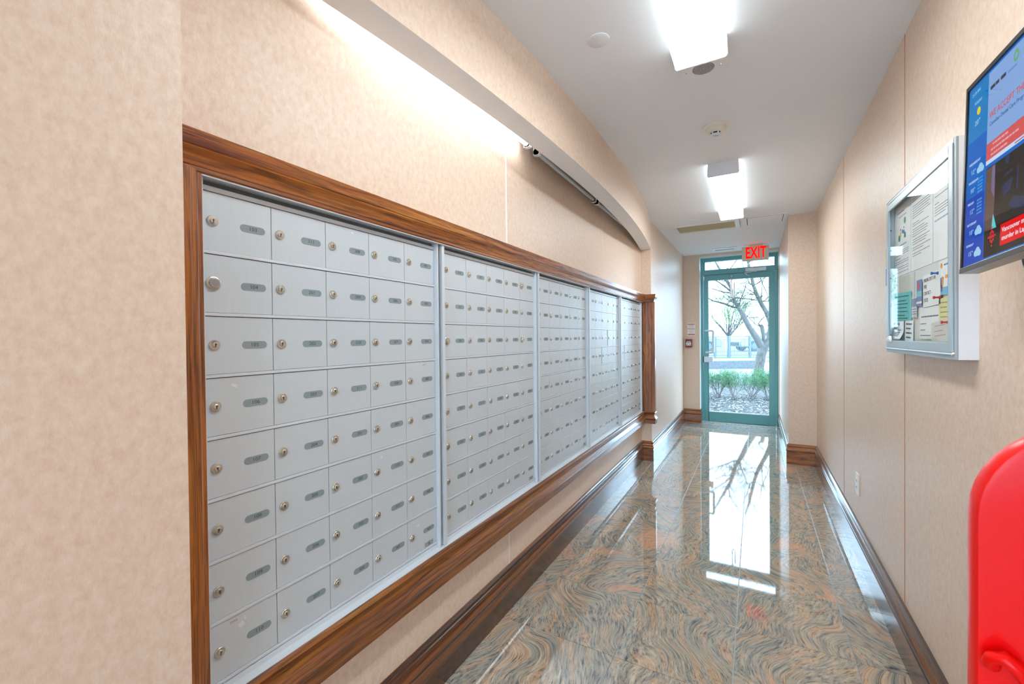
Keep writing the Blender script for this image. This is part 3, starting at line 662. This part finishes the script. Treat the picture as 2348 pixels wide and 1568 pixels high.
fb = MB().lathe([(.012, 0), (.012, .0004)], 0, (-.0006, .006, .024), PRED, 16, sgn=-1).box((-.001, -.026, -.012), (-.0006, .026, .006), plain('flyer_teal', (120, 196, 196), .5)).box((-.001, -.026, -.035), (-.0006, .026, -.028), PAPER)
fb.build('picture', s)
s = sheet('flyer', 'white and orange flyer with blue figures at the near edge of the board', 'flyer', 1.745, 1.612, 1.462, 1.362, PAPER, .003)
ORG = plain('print_orange', (236, 148, 40), .6); LBL = plain('print_light_blue', (110, 186, 220), .6)
fb = MB().lathe([(.008, 0), (.008, .0004)], 0, (-.0006, .050, .036), ORG, 16, sgn=-1)
fb.box((-.001, -.066, -.049), (-.0006, .060, -.028), LBL); fb.box((-.0012, .030, -.040), (-.0010, .044, -.005), ORG, Matrix.Rotation(.2, 4, 'X')); fb.box((-.0012, .048, -.030), (-.0010, .060, .012), BLU, Matrix.Rotation(-.2, 4, 'X')); fb.box((-.001, .0, -.004), (-.0006, .02, .006), ORG)
fb.build('picture', s); lines(s, [(.034, .03, -.05, .006)], BLU, 'heading', 11); lines(s, [(z, .0, -.055, .003) for z in (.02, .012, .004, -.012)], seed=12)
s = sheet('handwritten_note', 'pale yellow note at the near edge of the board', 'note', 1.745, 1.650, 1.352, 1.283, plain('yellow_paper', (224, 218, 160), .7), .004, .02)
lines(s, [(z, .035, rr, .004) for z, rr in ((.020, -.02), (.006, -.015), (-.008, -.03), (-.022, -.02))], plain('pencil_ochre', (150, 140, 90), .7), 'handwriting', 13)
s = sheet('handwritten_note', 'white slip with dark handwriting, bottom of the board beside the curled page', 'note', 2.078, 1.985, 1.296, 1.222, PAPER, .004, .03)
lines(s, [(z, .035, rr, .007) for z, rr in ((.022, -.03), (.006, -.02), (-.010, -.03), (-.026, -.02))], PEN, 'handwriting', 14)
s = sheet('handwritten_note', 'large white page with faint pencil lines, bottom near corner of the board', 'note', 1.80, 1.655, 1.286, 1.222, plain('paper_soft', (216, 214, 208), .7), .006, -.06)
lines(s, [(z, .045, rr, .004) for z, rr in ((.018, -.05), (.002, -.02), (-.012, -.04))], PINK, 'handwriting', 15)
s = sheet('flyer', 'small grey pamphlet tucked behind the teal note', 'flyer', 2.008, 1.950, 1.375, 1.305, plain('pamphlet_grey', (206, 210, 212), .6), .003)
MB().box((-.001, -.026, .002), (-.0006, .026, .030), plain('pamphlet_photo', (122, 134, 156), .6)).build('picture', s); lines(s, [(z, .024, -.024, .003) for z in (-.008, -.016, -.024)], seed=16)
# curled page
cu = MB(); nseg = 10; vs = []
for k in range(nseg+1):
    u = k/nseg; x = .4775-.014*max(0, u-.45)**1.5*2.2; z = 1.296-.072*u+(.012*max(0, u-.6))
    vs += [(x, 2.218, z), (x, 2.095, z)]
cu.add(vs, [(2*k, 2*k+1, 2*k+3, 2*k+2) for k in range(nseg)], PAPER, True)
o = cu.build('notice_sheet'); tag(o, 'white page curling up at the bottom far corner under the blue pin', 'notice', 'papers in the notice board')
sm = o.modifiers.new('thickness', 'SOLIDIFY'); sm.thickness = .0006
lb = MB()
for k, z in enumerate((1.262, 1.254, 1.247, 1.240)): lb.box((.4755-.002*k, 2.125+.004*k, z), (.4762-.002*k, 2.20-.006*k, z+.003), INKB)
lb.build('print', o)
for (y, z, m, lab) in ((1.752, 1.430, BLU, 'bright blue push pin above the parking note'), (1.733, 1.356, 'R', 'red push pin at the corner of the yellow note'), (1.672, 1.281, 'R', 'red push pin below the yellow note'), (2.150, 1.287, BLU, 'blue push pin under the teal note')):
    mt = plain('pin_red', (206, 28, 36), .3) if m == 'R' else plain('pin_blue', (24, 96, 176), .3)
    tag(MB().lathe([(.0048, 0), (.0050, .002), (.0028, .005), (.0026, .011), (.0046, .0145), (.0044, .017)], 0, (0, 0, 0), mt, 14, sgn=-1).build('push_pin', loc=(.4775, y, z)), lab, 'push pin', 'push pins in the notice board')
# sliver of a poster on the wall past the board
tag(MB().box((-.002, -.015, -.16), (0, .09, .16), PAPER).box((-.0024, -.01, .07), (-.002, .085, .155), YEL).box((-.0024, -.01, -.01), (-.002, .085, .065), plain('poster_violet', (120, 96, 190), .6)).build('poster', loc=(XR, 2.385, 1.47)), 'sliver of a yellow and violet poster behind the notice board', 'poster')

# ------------------------------------------------------------------ television
P0 = Vector((.400, 1.339, 1.384)); e1 = Vector((.066, -.996, .053)).normalized(); e2 = Vector((.043, .056, .997)); e2 = (e2-e1*e2.dot(e1)).normalized(); nn_ = e1.cross(e2)
tv = bpy.data.objects.new('television', None); COL.objects.link(tv); tag(tv, 'wall mounted television with blue weather column showing, tilted on the right wall', 'television')
ey = -nn_
tv.matrix_world = Matrix(((e1.x, ey.x, e2.x, P0.x), (e1.y, ey.y, e2.y, P0.y), (e1.z, ey.z, e2.z, P0.z), (0, 0, 0, 1)))
TW, TH = .7413, .417
GUN = plain('gunmetal_bezel', (74, 84, 90), .25, .4)
bz = MB().box((0, 0, 0), (.0065, .032, TH), BLACK).box((TW-.0065, 0, 0), (TW, .032, TH), BLACK).box((.0065, 0, TH-.010), (TW-.0065, .032, TH), BLACK).build('bezel', tv)
MB().box((0, -.001, -.002), (TW, .032, .0095), GUN).build('bottom_bar', tv, bev=.001)
MB().box((.01, .012, .008), (TW-.01, .042, TH-.008), BLACK).build('back_cover', tv)
K = 0.70
def E(rgb, k=K): return emit('screen_%d_%d_%d' % rgb, rgb, k, .08)
sc = MB()
def rect(u0, v0, u1, v1, m, d=0.0): sc.box((u0, .004-d, v0), (u1, .0045-d, v1), m)
def quad(pts, m, d=0.0): sc.prism(pts, 1, .004-d, .0045-d, m)
B1, B2, B3 = E((10, 122, 190)), E((0, 98, 190)), E((0, 68, 176)); SKYP, LAV = E((196, 214, 240)), E((128, 164, 216)); RD, RD2, DK = E((206, 86, 84)), E((222, 14, 22)), E((46, 45, 44), .5)
rect(.0065, .0095, TW-.0065, TH-.010, B2)
for i, (v0, v1) in enumerate(((.285, .403), (.236, .284), (.205, .235), (.160, .204), (.118, .159), (.064, .117), (.0100, .063))): rect(.0065, v0, .0815, v1, (B1, B2, B2, B2, B3, B3, B3)[i], .0002)
rect(.083, .252, TW-.01, .402, LAV, .0002); rect(.083, .2170, TW-.01, .2515, RD, .0002); rect(.083, .2080, TW-.01, .2165, SKYP, .0002)
rect(.085, .0145, TW-.01, .2000, DK, .0002)
quad([(.086, .198), (.118, .198), (.120, .140), (.118, .100), (.129, .067), (.087, .070)], E((104, 84, 78), .6), .0003)
quad([(.108, .198), (.118, .198), (.118, .130), (.106, .150)], E((110, 96, 128), .8), .0004); quad([(.116, .098), (.129, .068), (.112, .069)], E((90, 200, 206)), .0004)
for q in ([(.15, .165), (.175, .167), (.175, .163), (.15, .160)], [(.145, .145), (.178, .150), (.172, .128), (.150, .122)], [(.165, .100), (.182, .112), (.23, .095), (.23, .080), (.19, .085)], [(.190, .165), (.196, .165), (.194, .12), (.190, .12)], [(.152, .198), (.166, .198), (.163, .183), (.154, .183)]): quad(q, E((46, 54, 92), .6), .0004)
rect(.1437, .027, .60, .0685, RD2, .0004)
WT = E((226, 232, 248))
def stx(s_, u, v, size, m, sx=1.0, d=.0008): sc.text(s_, size, m, frameT((u, .004-d, v), (1, 0, 0), (0, 0, 1), (0, -1, 0)), align='LEFT', ext=.0002, sx=sx)
stx('Vancouver man charged', .1500, .0560, .0135, WT, .95); stx('murder in Lapu-Lapu', .1500, .0400, .0135, WT, .95)
stx('WE ACCEPT THE CO', .0915, .3080, .0195, E((206, 72, 60)), .78)
stx('Canadian Dental Care Program', .0930, .2895, .0120, E((40, 90, 150)), .80)
rect(.180, .2105, .21, .2130, E((176, 96, 120)), .0004)
for (u0, u1, v) in ((.106, .150, .2425), (.100, .190, .2320), (.100, .150, .2220)):
    u = u0
    while u < u1:
        w_ = random.uniform(.004, .011); rect(u, v, u+w_, v+.0036, E((222, 160, 176)), .0004); u += w_+.0022
for (u0, u1) in ((.0905, .107), (.109, .121), (.1265, .1435)): rect(u0, .3625, u1, .3700, E((54, 62, 74)), .0004)
rect(.150, .3615, .178, .3660, E((104, 138, 198)), .0004)
quad([(.1756+.008*math.cos(a*PI/8), .382+.012*math.sin(a*PI/8)) for a in range(16)], E((104, 168, 110)), .0004)
quad([(.1756+.004*math.cos(a*PI/8), .382+.006*math.sin(a*PI/8)) for a in range(16)], LAV, .0006)
LT = E((150, 200, 232))
stx('2:19 PM', .020, .3880, .010, LT); stx('TODAY', .030, .3640, .009, LT); stx('20°', .034, .3190, .016, LT)
quad([(.0473+.0065*math.cos(a*PI/10), .3433+.0085*math.sin(a*PI/10)) for a in range(20)], E((226, 206, 20)), .0006)
for v, s_, tt, kind in ((.1860, 'THURSDAY', '10°', 0), (.1400, 'FRIDAY', '12°', 0), (.0940, 'SATURDAY', '10°', 1), (.0480, 'SUNDAY', '15°', 1), (.2270, 'WEDNESDAY', '12°', 1)):
    if not s_: continue
    stx(s_, .0175, v+.006, .0075, E((190, 214, 236))); stx(tt, .026, v-.013, .014, LT)
    if kind:
        for (du, dv, r) in ((.055, -.016, .006), (.063, -.012, .008), (.070, -.017, .006)): quad([(du+r*math.cos(a*PI/6), v+dv+r*1.1*math.sin(a*PI/6)) for a in range(12)], LT, .0006)
        rect(.052, v-.0225, .074, v-.016, LT, .0006)
    else:
        for a in range(4):
            for c in range(5): rect(.054+.005*a, v-.024+.007*c, .0565+.005*a, v-.0205+.007*c, E((60, 150, 220)), .0006)
REDM = E((212, 34, 44))
for (du, dv, r) in [(0, 0, .0030)]+[(.0068*math.cos(q*PI/4), .0105*math.sin(q*PI/4), .0026 if q % 2 == 0 else .0022) for q in range(8)]+[(.0125*math.cos(q*PI/2), .0185*math.sin(q*PI/2), .0016) for q in range(4)]:
    sc.prism([(.1147+du+r*math.cos(q*PI/5), .0530+dv+1.3*r*math.sin(q*PI/5)) for q in range(10)], 1, .0034, .0037, REDM)
sc.build('screen', tv)
MB().box((.0065, .0010, .0095), (TW-.0065, .0018, TH-.010), m_glass('screen_gloss', (1, 1, 1, 1), .35)).build('screen_glass', tv)
MB().box((.25, .042, .10), (.50, .075, .30), BLACK).box((.34, .07, .16), (.41, .14, .24), BLACK).build('wall_mount', tv)
MB().tube([(.50, .05, .012), (.32, .055, -.006), (.16, .06, -.010), (.10, .062, -.004), (.07, .07, .03)], .006, BLACK, 8).build('cable', tv)

# ------------------------------------------------------------------ red floor stand at the near right
rs = empty('floor_stand', (.35, .632, 0), 'glossy red plastic floor stand with rounded top corner at the near right', 'stand')
def rpoly(x0, x1, z0, z1, r, n=10):
    p = [(x0, z0), (x1, z0)]
    p += [(x1-r+r*math.cos(a), z1-r+r*math.sin(a)) for a in [PI/2*k/n for k in range(n+1)]]
    p += [(x0+r+r*math.cos(a), z1-r+r*math.sin(a)) for a in [PI/2+PI/2*k/n for k in range(n+1)]]
    return p
child(MB().prism(rpoly(.198, .485, .012, 1.165, .105), 1, .618, .646, REDP, True), 'panel', rs, bev=.006)
child(MB().tube([(.206, .612, .915), (.206, .606, .925), (.212, .602, .930), (.222, .602, .922), (.250, .602, .880), (.300, .602, .80)], .007, REDP, 10), 'rib', rs)
child(MB().box((.19, .55, 0), (.485, .71, .03), REDP), 'base', rs, bev=.006)

# ------------------------------------------------------------------ outdoors (its own axes: turned to run along the fence)
EY = .51323
RZ = Matrix.Rotation(EY, 4, 'Z')
def out(lat, dep, z=0.0):   # lateral metres along the fence, depth away from the entrance
    v = RZ @ Vector((lat, dep, 0)); return (v.x, v.y, z)
def m_ground(name, stops, scale, rough=.9, detail=5):
    a = N(name); n = a.noise(a.geo(), scale, detail, .7); a.bump(n, .5, .02)
    return a.out(rough, col=a.ramp(n, stops))
MULCH = m_ground('mulch', [(.35, lin((24, 24, 26))), (.5, lin((52, 48, 46))), (.62, lin((84, 80, 74))), (.75, lin((120, 114, 106)))], 26)
PAVE = m_ground('paving', [(.3, lin((112, 108, 114))), (.7, lin((124, 120, 126)))], 4)
CONC = m_ground('concrete', [(.3, lin((80, 84, 88))), (.7, lin((98, 100, 102)))], 9)
ASPH = m_ground('asphalt', [(.3, lin((100, 104, 112))), (.7, lin((116, 120, 126)))], 12)
GRASSM = m_ground('lawn', [(.3, lin((40, 84, 34))), (.7, lin((68, 108, 44)))], 20)
MB().box((-6, 6.96, -.12), (8, 12.9, -.02), MULCH).build('planting_bed', kind='structure')
T = RZ
MB().box((-12, -24, -.1), (12, -4.8, -.02), PAVE).build('added_ground', kind='structure')  # unseen ground added so no sky light enters the back window from below
MB().box((-10, 11.4, -.13), (30, 16.3, -.022), PAVE, T).build('pavement', kind='structure')
b = MB().box((-2, 16.3, -.05), (9.25, 16.65, .28), CONC, T); b.build('kerb_wall', kind='structure')
MB().box((-10, 16.65, .16), (34, 18.7, .262), PAVE, T).build('upper_path', kind='structure')
MB().box((-10, 18.7, .16), (34, 19.6, .272), GRASSM, T).build('verge', kind='structure')
MB().box((-20, 19.6, .1), (50, 34, .255), ASPH, T).build('road', kind='structure')
MB().box((-40, 34, .1), (90, 110, .26), PAVE, T).build('far_ground', kind='structure')
# mulch chips
def m_var(name, c1, c2, rough=.7):
    a = N(name); oi = a.noise(a.geo(), 40, 1); return a.out(rough, col=a.mix(oi, lin(c1), lin(c2)))
ch = MB(); CHA, CHB = m_var('wood_chip_light', (150, 146, 140), (110, 104, 96)), m_var('wood_chip_dark', (18, 18, 20), (44, 42, 42))
for k in range(5200):
    x, y = random.uniform(-1.9, 1.4), 7.0+random.random()**1.3*3.6
    s = random.uniform(.012, .034); a = random.uniform(0, PI); ca, sa = math.cos(a)*s, math.sin(a)*s; w = .35
    z = random.uniform(-.02, .004); dz = random.uniform(-.01, .016)
    ch.add([(x-ca, y-sa, z), (x-sa*w, y+ca*w, z+.006), (x+ca, y+sa, z+dz+.004), (x+sa*w, y-ca*w, z+.002)], [(0, 3, 2, 1)], CHA if random.random() < .5 else CHB)
o = ch.build('wood_chips', kind='stuff'); tag(o, 'loose light and dark wood chips covering the bed outside the door', 'mulch')
# trees
def m_bark(name, c1, c2, c3):
    a = N(name); p = a.map(a.geo(), scale=(1, 1, .35)); n = a.noise(p, 30, 5, .65); a.bump(n, .5, .01)
    return a.out(.85, col=a.ramp(n, [(.35, lin(c1)), (.5, lin(c2)), (.65, lin(c3))]))
BARK = m_bark('smooth_bark', (62, 60, 58), (78, 75, 72), (94, 90, 84)); TWIG = m_bark('twig_bark', (34, 34, 36), (52, 50, 48), (74, 70, 64))
LEAF = m_var('young_leaf', (86, 120, 66), (120, 150, 84)); LEAFB = m_var('bud_leaf', (96, 92, 70), (80, 110, 80)); LEAFY = m_var('spring_leaf', (150, 196, 86), (110, 170, 80))
def leafquad(mb, p, s, m):
    d = Vector((random.gauss(0, 1), random.gauss(0, 1), random.gauss(0, 1))).normalized(); e = d.orthogonal().normalized(); p = Vector(p)
    mb.add([p, p+d*s*.5+e*s*.28, p+d*s, p+d*s*.5-e*s*.28], [(0, 1, 2, 3)], m)
BR = {'trunk': [(0.049, 12.64, -.05, 0.14), (0.052, 12.642, 0.1, 0.128), (0.079, 12.661, 0.392, 0.115), (0.128, 12.693, 0.725, 0.11), (0.177, 12.724, 0.924, 0.12)],
'left_limb': [(0.177, 12.723, 0.891, 0.1), (0.033, 12.645, 1.17, 0.078), (-0.131, 12.556, 1.45, 0.066), (-0.246, 12.494, 1.696, 0.06), (-0.323, 12.453, 1.875, 0.054), (-0.4, 12.411, 2.009, 0.045), (-0.477, 12.37, 2.177, 0.04), (-0.515, 12.351, 2.399, 0.036), (-0.612, 12.3, 2.623, 0.034), (-0.737, 12.232, 2.846, 0.03), (-0.881, 12.154, 3.126, 0.02), (-0.977, 12.103, 3.349, 0.01)],
'right_limb': [(0.177, 12.723, 0.891, 0.1), (0.314, 12.824, 1.112, 0.08), (0.354, 12.871, 1.39, 0.075), (0.336, 12.884, 1.58, 0.06), (0.25, 12.859, 1.839, 0.055), (0.134, 12.817, 2.065, 0.05), (0.037, 12.786, 2.292, 0.045), (-0.031, 12.772, 2.52, 0.04), (-0.089, 12.764, 2.804, 0.036), (-0.157, 12.75, 3.146, 0.03), (-0.245, 12.725, 3.432, 0.02)],
'far_limb': [(0.343, 12.822, 1.356, 0.05), (0.377, 12.962, 1.783, 0.05), (0.402, 13.096, 2.24, 0.04), (0.456, 13.247, 2.705, 0.03), (0.542, 13.416, 3.178, 0.02)],
'stub': [(0.197, 12.734, 0.913, 0.05), (0.188, 12.733, 1.224, 0.042), (0.15, 12.715, 1.447, 0.05), (0.131, 12.705, 1.514, 0.03)]}
TW_ = [[(0.15, 12.714, 1.425, 0.03), (0.073, 12.672, 1.537, 0.02), (0.121, 12.701, 1.614, 0.016), (0.199, 12.745, 1.702, 0.013), (0.267, 12.785, 1.779, 0.01)],
[(0.131, 12.704, 1.447, 0.014), (0.034, 12.65, 1.504, 0.012), (-0.092, 12.581, 1.639, 0.011), (-0.207, 12.517, 1.762, 0.01), (-0.323, 12.453, 1.853, 0.01)],
[(-0.381, 12.422, 1.953, 0.034), (-0.497, 12.356, 1.966, 0.03), (-0.642, 12.275, 2.034, 0.028), (-0.788, 12.194, 2.091, 0.025), (-0.933, 12.113, 2.126, 0.02), (-1.058, 12.043, 2.205, 0.015)],
[(-0.497, 12.36, 2.21, 0.02), (-0.303, 12.468, 2.186, 0.018), (-0.013, 12.632, 2.149, 0.015), (0.297, 12.806, 2.101, 0.011)],
[(-0.516, 12.35, 2.322, 0.022), (-0.69, 12.252, 2.346, 0.018), (-0.883, 12.144, 2.415, 0.014), (-1.058, 12.047, 2.472, 0.01)],
[(-0.535, 12.34, 2.366, 0.027), (-0.689, 12.255, 2.512, 0.022), (-0.834, 12.174, 2.625, 0.016), (-0.96, 12.105, 2.704, 0.01)],
[(-0.362, 12.432, 1.942, 0.024), (-0.332, 12.451, 2.119, 0.02), (-0.254, 12.498, 2.341, 0.016), (-0.186, 12.539, 2.562, 0.01)],
[(-0.333, 12.448, 1.875, 0.014), (-0.207, 12.521, 2.04, 0.011), (-0.08, 12.593, 2.139, 0.008)],
[(0.307, 12.811, 2.09, 0.01), (0.259, 12.787, 2.335, 0.012), (0.182, 12.746, 2.503, 0.014), (0.125, 12.716, 2.67, 0.016), (0.106, 12.709, 2.948, 0.014)],
[(-0.031, 12.626, 2.505, 0.02), (-0.128, 12.572, 2.562, 0.016), (-0.185, 12.542, 2.785, 0.012), (-0.3, 12.482, 3.12, 0.01)],
[(-0.612, 12.3, 2.623, 0.02), (-0.572, 12.326, 2.9, 0.016), (-0.397, 12.428, 3.176, 0.012)]]
TWM = [TWIG]
def grow(tw, lf, p, d, ln, r, depth, leafm, leafp, ls):
    pts = [Vector(p)]; rr = [r]; d = Vector(d).normalized(); n = 4
    for i in range(n):
        d = (d+Vector((random.gauss(0, .13), random.gauss(0, .13), random.gauss(.03, .13)))).normalized()
        pts.append(pts[-1]+d*ln/n); rr.append(r*(1-.16*(i+1)))
    tw.tube(pts, rr, TWM[0], 5, False)
    if depth > 0:
        for i in range(1, n+1):
            for _ in range(random.choice((1, 2))):
                nd = (d+Vector((random.gauss(0, .65), random.gauss(0, .65), random.gauss(.15, .5)))).normalized()
                grow(tw, lf, pts[i], nd, ln*random.uniform(.5, .75), rr[i]*.55, depth-1, leafm, leafp, ls)
    else:
        for i in range(1, n+1):
            for _ in range(leafp): leafquad(lf, pts[i]+Vector((random.gauss(0, .02), random.gauss(0, .02), random.gauss(0, .02))), random.uniform(.6, 1.2)*ls, leafm)
tr = empty('tree', (.049, 12.64, -.02), 'bare grey forked tree standing in the bed close outside the door', 'tree')
for k, pts in BR.items():
    child(MB().tube([q[:3] for q in pts], [q[3] for q in pts], BARK, 12), 'trunk' if k == 'trunk' else 'limb', tr)
tw, lf = MB(), MB()
for pts in TW_: tw.tube([q[:3] for q in pts], [q[3]*.85 for q in pts], TWIG, 6)
random.seed(21)
for pts in TW_+[BR['left_limb'][4:], BR['right_limb'][4:], BR['far_limb'][1:]]:
    for q in pts[1:]:
        for _ in range(3):
            a = random.uniform(0, 2*PI)
            grow(tw, lf, q[:3], (math.cos(a), math.sin(a)*.6, random.uniform(-.2, 1.0)), random.uniform(.25, .65), max(.004, q[3]*.3), 1, LEAFB, 2, .026)
child(tw, 'twigs', tr, kind='stuff'); child(lf, 'leaves', tr, kind='stuff')
def fantree(name, base, h0, spread, label, seed, leafm, ls, n=9, rt=.075, leafp=2):
    TWM[0] = BARK
    random.seed(seed); t = empty(name, base, label, 'tree', 'trees beyond the fence')
    bx, by, bz = base
    child(MB().tube([(bx, by, bz-.1), (bx+.02, by, bz+h0*.5), (bx, by, bz+h0)], [rt*1.2, rt, rt*1.1], BARK, 8), 'trunk', t)
    tw, lf = MB(), MB()
    for k in range(n):
        a = 2*PI*k/n+random.uniform(-.2, .2); up = random.uniform(.7, 2.4)
        grow(tw, lf, (bx, by, bz+h0-.05), (math.cos(a), math.sin(a), up), spread*random.uniform(.8, 1.2), rt*.4, 3, leafm, leafp, ls)
    child(tw, 'branches', t, kind='stuff'); child(lf, 'leaves', t, kind='stuff')
fantree('tree', (-1.07, 22.35, .26), 0.92, 1.6, 'small budding tree behind the railing, left in the door glass', 5, LEAFY, .040, n=12, leafp=1)
fantree('tree', (3.2, 31.5, .25), 1.6, 1.7, 'distant street tree beyond the parked cars on the right', 8, LEAFB, .08, n=6, leafp=1)
fantree('tree', (-4.6, 30.5, .25), 1.6, 1.8, 'distant leafy street tree beyond the cars on the left', 9, LEAFY, .08, n=7, leafp=1)
# shrubs
JG = m_var('juniper_green', (28, 74, 48), (54, 98, 58), .8); JG2 = m_var('juniper_tip', (70, 118, 62), (92, 134, 72), .8)
DRYW = plain('dry_stem', (104, 98, 94), .9)
names = ['low juniper at the left edge of the door glass', 'low juniper second from the left in the door glass', 'low juniper in the middle of the door glass', 'low juniper just left of the tree trunk', 'low juniper under the forked tree trunk', 'low juniper at the right edge of the door glass']
for k, (x, y) in enumerate(((-.98, 9.45), (-.66, 9.75), (-.36, 9.55), (-.05, 9.9), (.22, 9.75), (.50, 10.0))):
    random.seed(40+k)
    s = empty('juniper_shrub', (x, y, -.02), names[k], 'shrub', 'junipers along the path')
    br, fo = MB(), MB()
    for q in range(9):
        a = random.uniform(0, 2*PI); rr = random.uniform(.12, .28); tip = Vector((x+rr*math.cos(a), y+rr*math.sin(a)*.7, random.uniform(.32, .52)))
        b0 = Vector((x+random.gauss(0, .03), y+random.gauss(0, .03), -.02)); mid = (b0+tip)/2+Vector((random.gauss(0, .03), random.gauss(0, .03), -.04))
        br.tube([b0, mid, tip], [.008, .005, .003], DRYW, 5, False)
        for _ in range(2):
            e = tip+Vector((random.gauss(0, .1), random.gauss(0, .08), random.gauss(-.02, .06))); br.tube([mid, (mid+e)/2+Vector((0, 0, -.01)), e], [.004, .003, .002], DRYW, 4, False)
        for _ in range(420):
            c = tip+Vector((random.gauss(0, .085), random.gauss(0, .06), random.gauss(-.05, .06)))
            d = Vector((random.gauss(0, .7), random.gauss(0, .7), abs(random.gauss(.6, .4)))).normalized(); sd = d.orthogonal().normalized()*.0028; L = random.uniform(.014, .034)
            fo.add([c-sd, c+sd, c+sd*.6+d*L, c-sd*.6+d*L], [(0, 1, 2, 3)], JG2 if random.random() < .22 else JG)
    child(br, 'branches', s, kind='stuff'); child(fo, 'foliage', s, kind='stuff')
# railing
RAILM = plain('galvanised_paint', (84, 98, 102), .5, .1)
l0, l1, dep = 7.1, 10.78, 18.5
fz = .262
rl = empty('railing', out((l0+l1)/2, dep, fz), 'pale metal picket railing along the raised path outside', 'fence', rz=EY)
half = (l1-l0)/2
MB().box((-half, -.02, .90), (half, .02, .945), RAILM).build('top_rail', rl); MB().box((-half, -.015, .10), (half, .015, .135), RAILM).build('bottom_rail', rl)
MB().box((-half, -.012, .80), (half, .012, .825), RAILM).build('middle_rail', rl)
for x in (-half, -half+.95, -half+1.6, -half+2.2, -half+3.1, half): MB().box((x-.035, -.035, -.08), (x+.035, .035, .96), RAILM).build('post', rl)
pk = None; x = -half+.1
while x < half:
    if pk is None: o = MB().box((-.009, -.009, .10), (.009, .009, .92), RAILM).build('picket', rl, loc=(x, 0, 0)); pk = o.data
    else: link('picket', pk, rl, (x, 0, 0))
    x += .06
# cars
def car(lat, dep, rgb, label, flip=1):
    body = plain('car_paint_%d' % rgb[0], rgb, .15, .3, .8); gl = plain('car_glass', (40, 54, 66), .1); ty = plain('tyre', (22, 22, 24), .7)
    c = empty('parked_car', out(lat, dep, .255), label, 'car', 'parked cars', rz=EY)
    pr = [(-2.2, .28), (-2.25, .62), (-2.05, .80), (-1.15, .92), (-.45, 1.36), (.75, 1.42), (1.65, 1.02), (2.15, .96), (2.25, .60), (2.2, .28)]
    pr = [(q[0]*flip, q[1]) for q in pr]
    MB().prism(pr, 1, -.82, .82, body).build('body', c, bev=.05)
    gp = [(-1.0, .93), (-.42, 1.30), (.10, 1.35), (.10, .95)]; gq = [(.18, .95), (.18, 1.35), (.72, 1.36), (1.45, 1.00)]
    for gg in (gp, gq):
        for sy in (-.825, .825): MB().prism([(q[0]*flip, q[1]) for q in gg], 1, sy-.004, sy+.004, gl).build('window', c)
    MB().prism([(-1.10*flip, .93), (-.47*flip, 1.33), (-.50*flip, 1.345), (-1.14*flip, .945)], 1, -.68, .68, gl).build('windshield', c)
    for wx in (-1.38, 1.38):
        for sy in (-.72, .72):
            MB().lathe([(.33, -.11), (.33, .11)], 1, (wx*flip, sy, .33), ty, 24).lathe([(.20, -.12), (.20, .12)], 1, (wx*flip, sy, .33), RAILM, 12).build('wheel', c)
    MB().box((-2.27*flip, -.55, .34), (-2.22*flip, .55, .55), ty).build('grille', c)
    for sy in (-.62, .62): MB().box((-2.24*flip, sy-.14, .62), (-2.14*flip, sy+.14, .74), WHITEP).build('headlight', c)
car(10.55, 27.0, (110, 118, 128), 'silver parked car at the left behind the railing', -1)
car(16.1, 27.0, (132, 138, 144), 'white parked car behind the railing and the forked trunk', 1)
# street lamp and low building far off
t = empty('street_sign', out(17.4, 31.0, .25), 'thin far street sign pole seen between the branches', 'sign')
MB().tube([(0, 0, 0), (0, 0, 2.3)], .03, RAILM, 8).build('pole', t); MB().box((-.3, -.02, 2.2), (.3, .02, 2.3), RAILM).build('sign_blade', t)
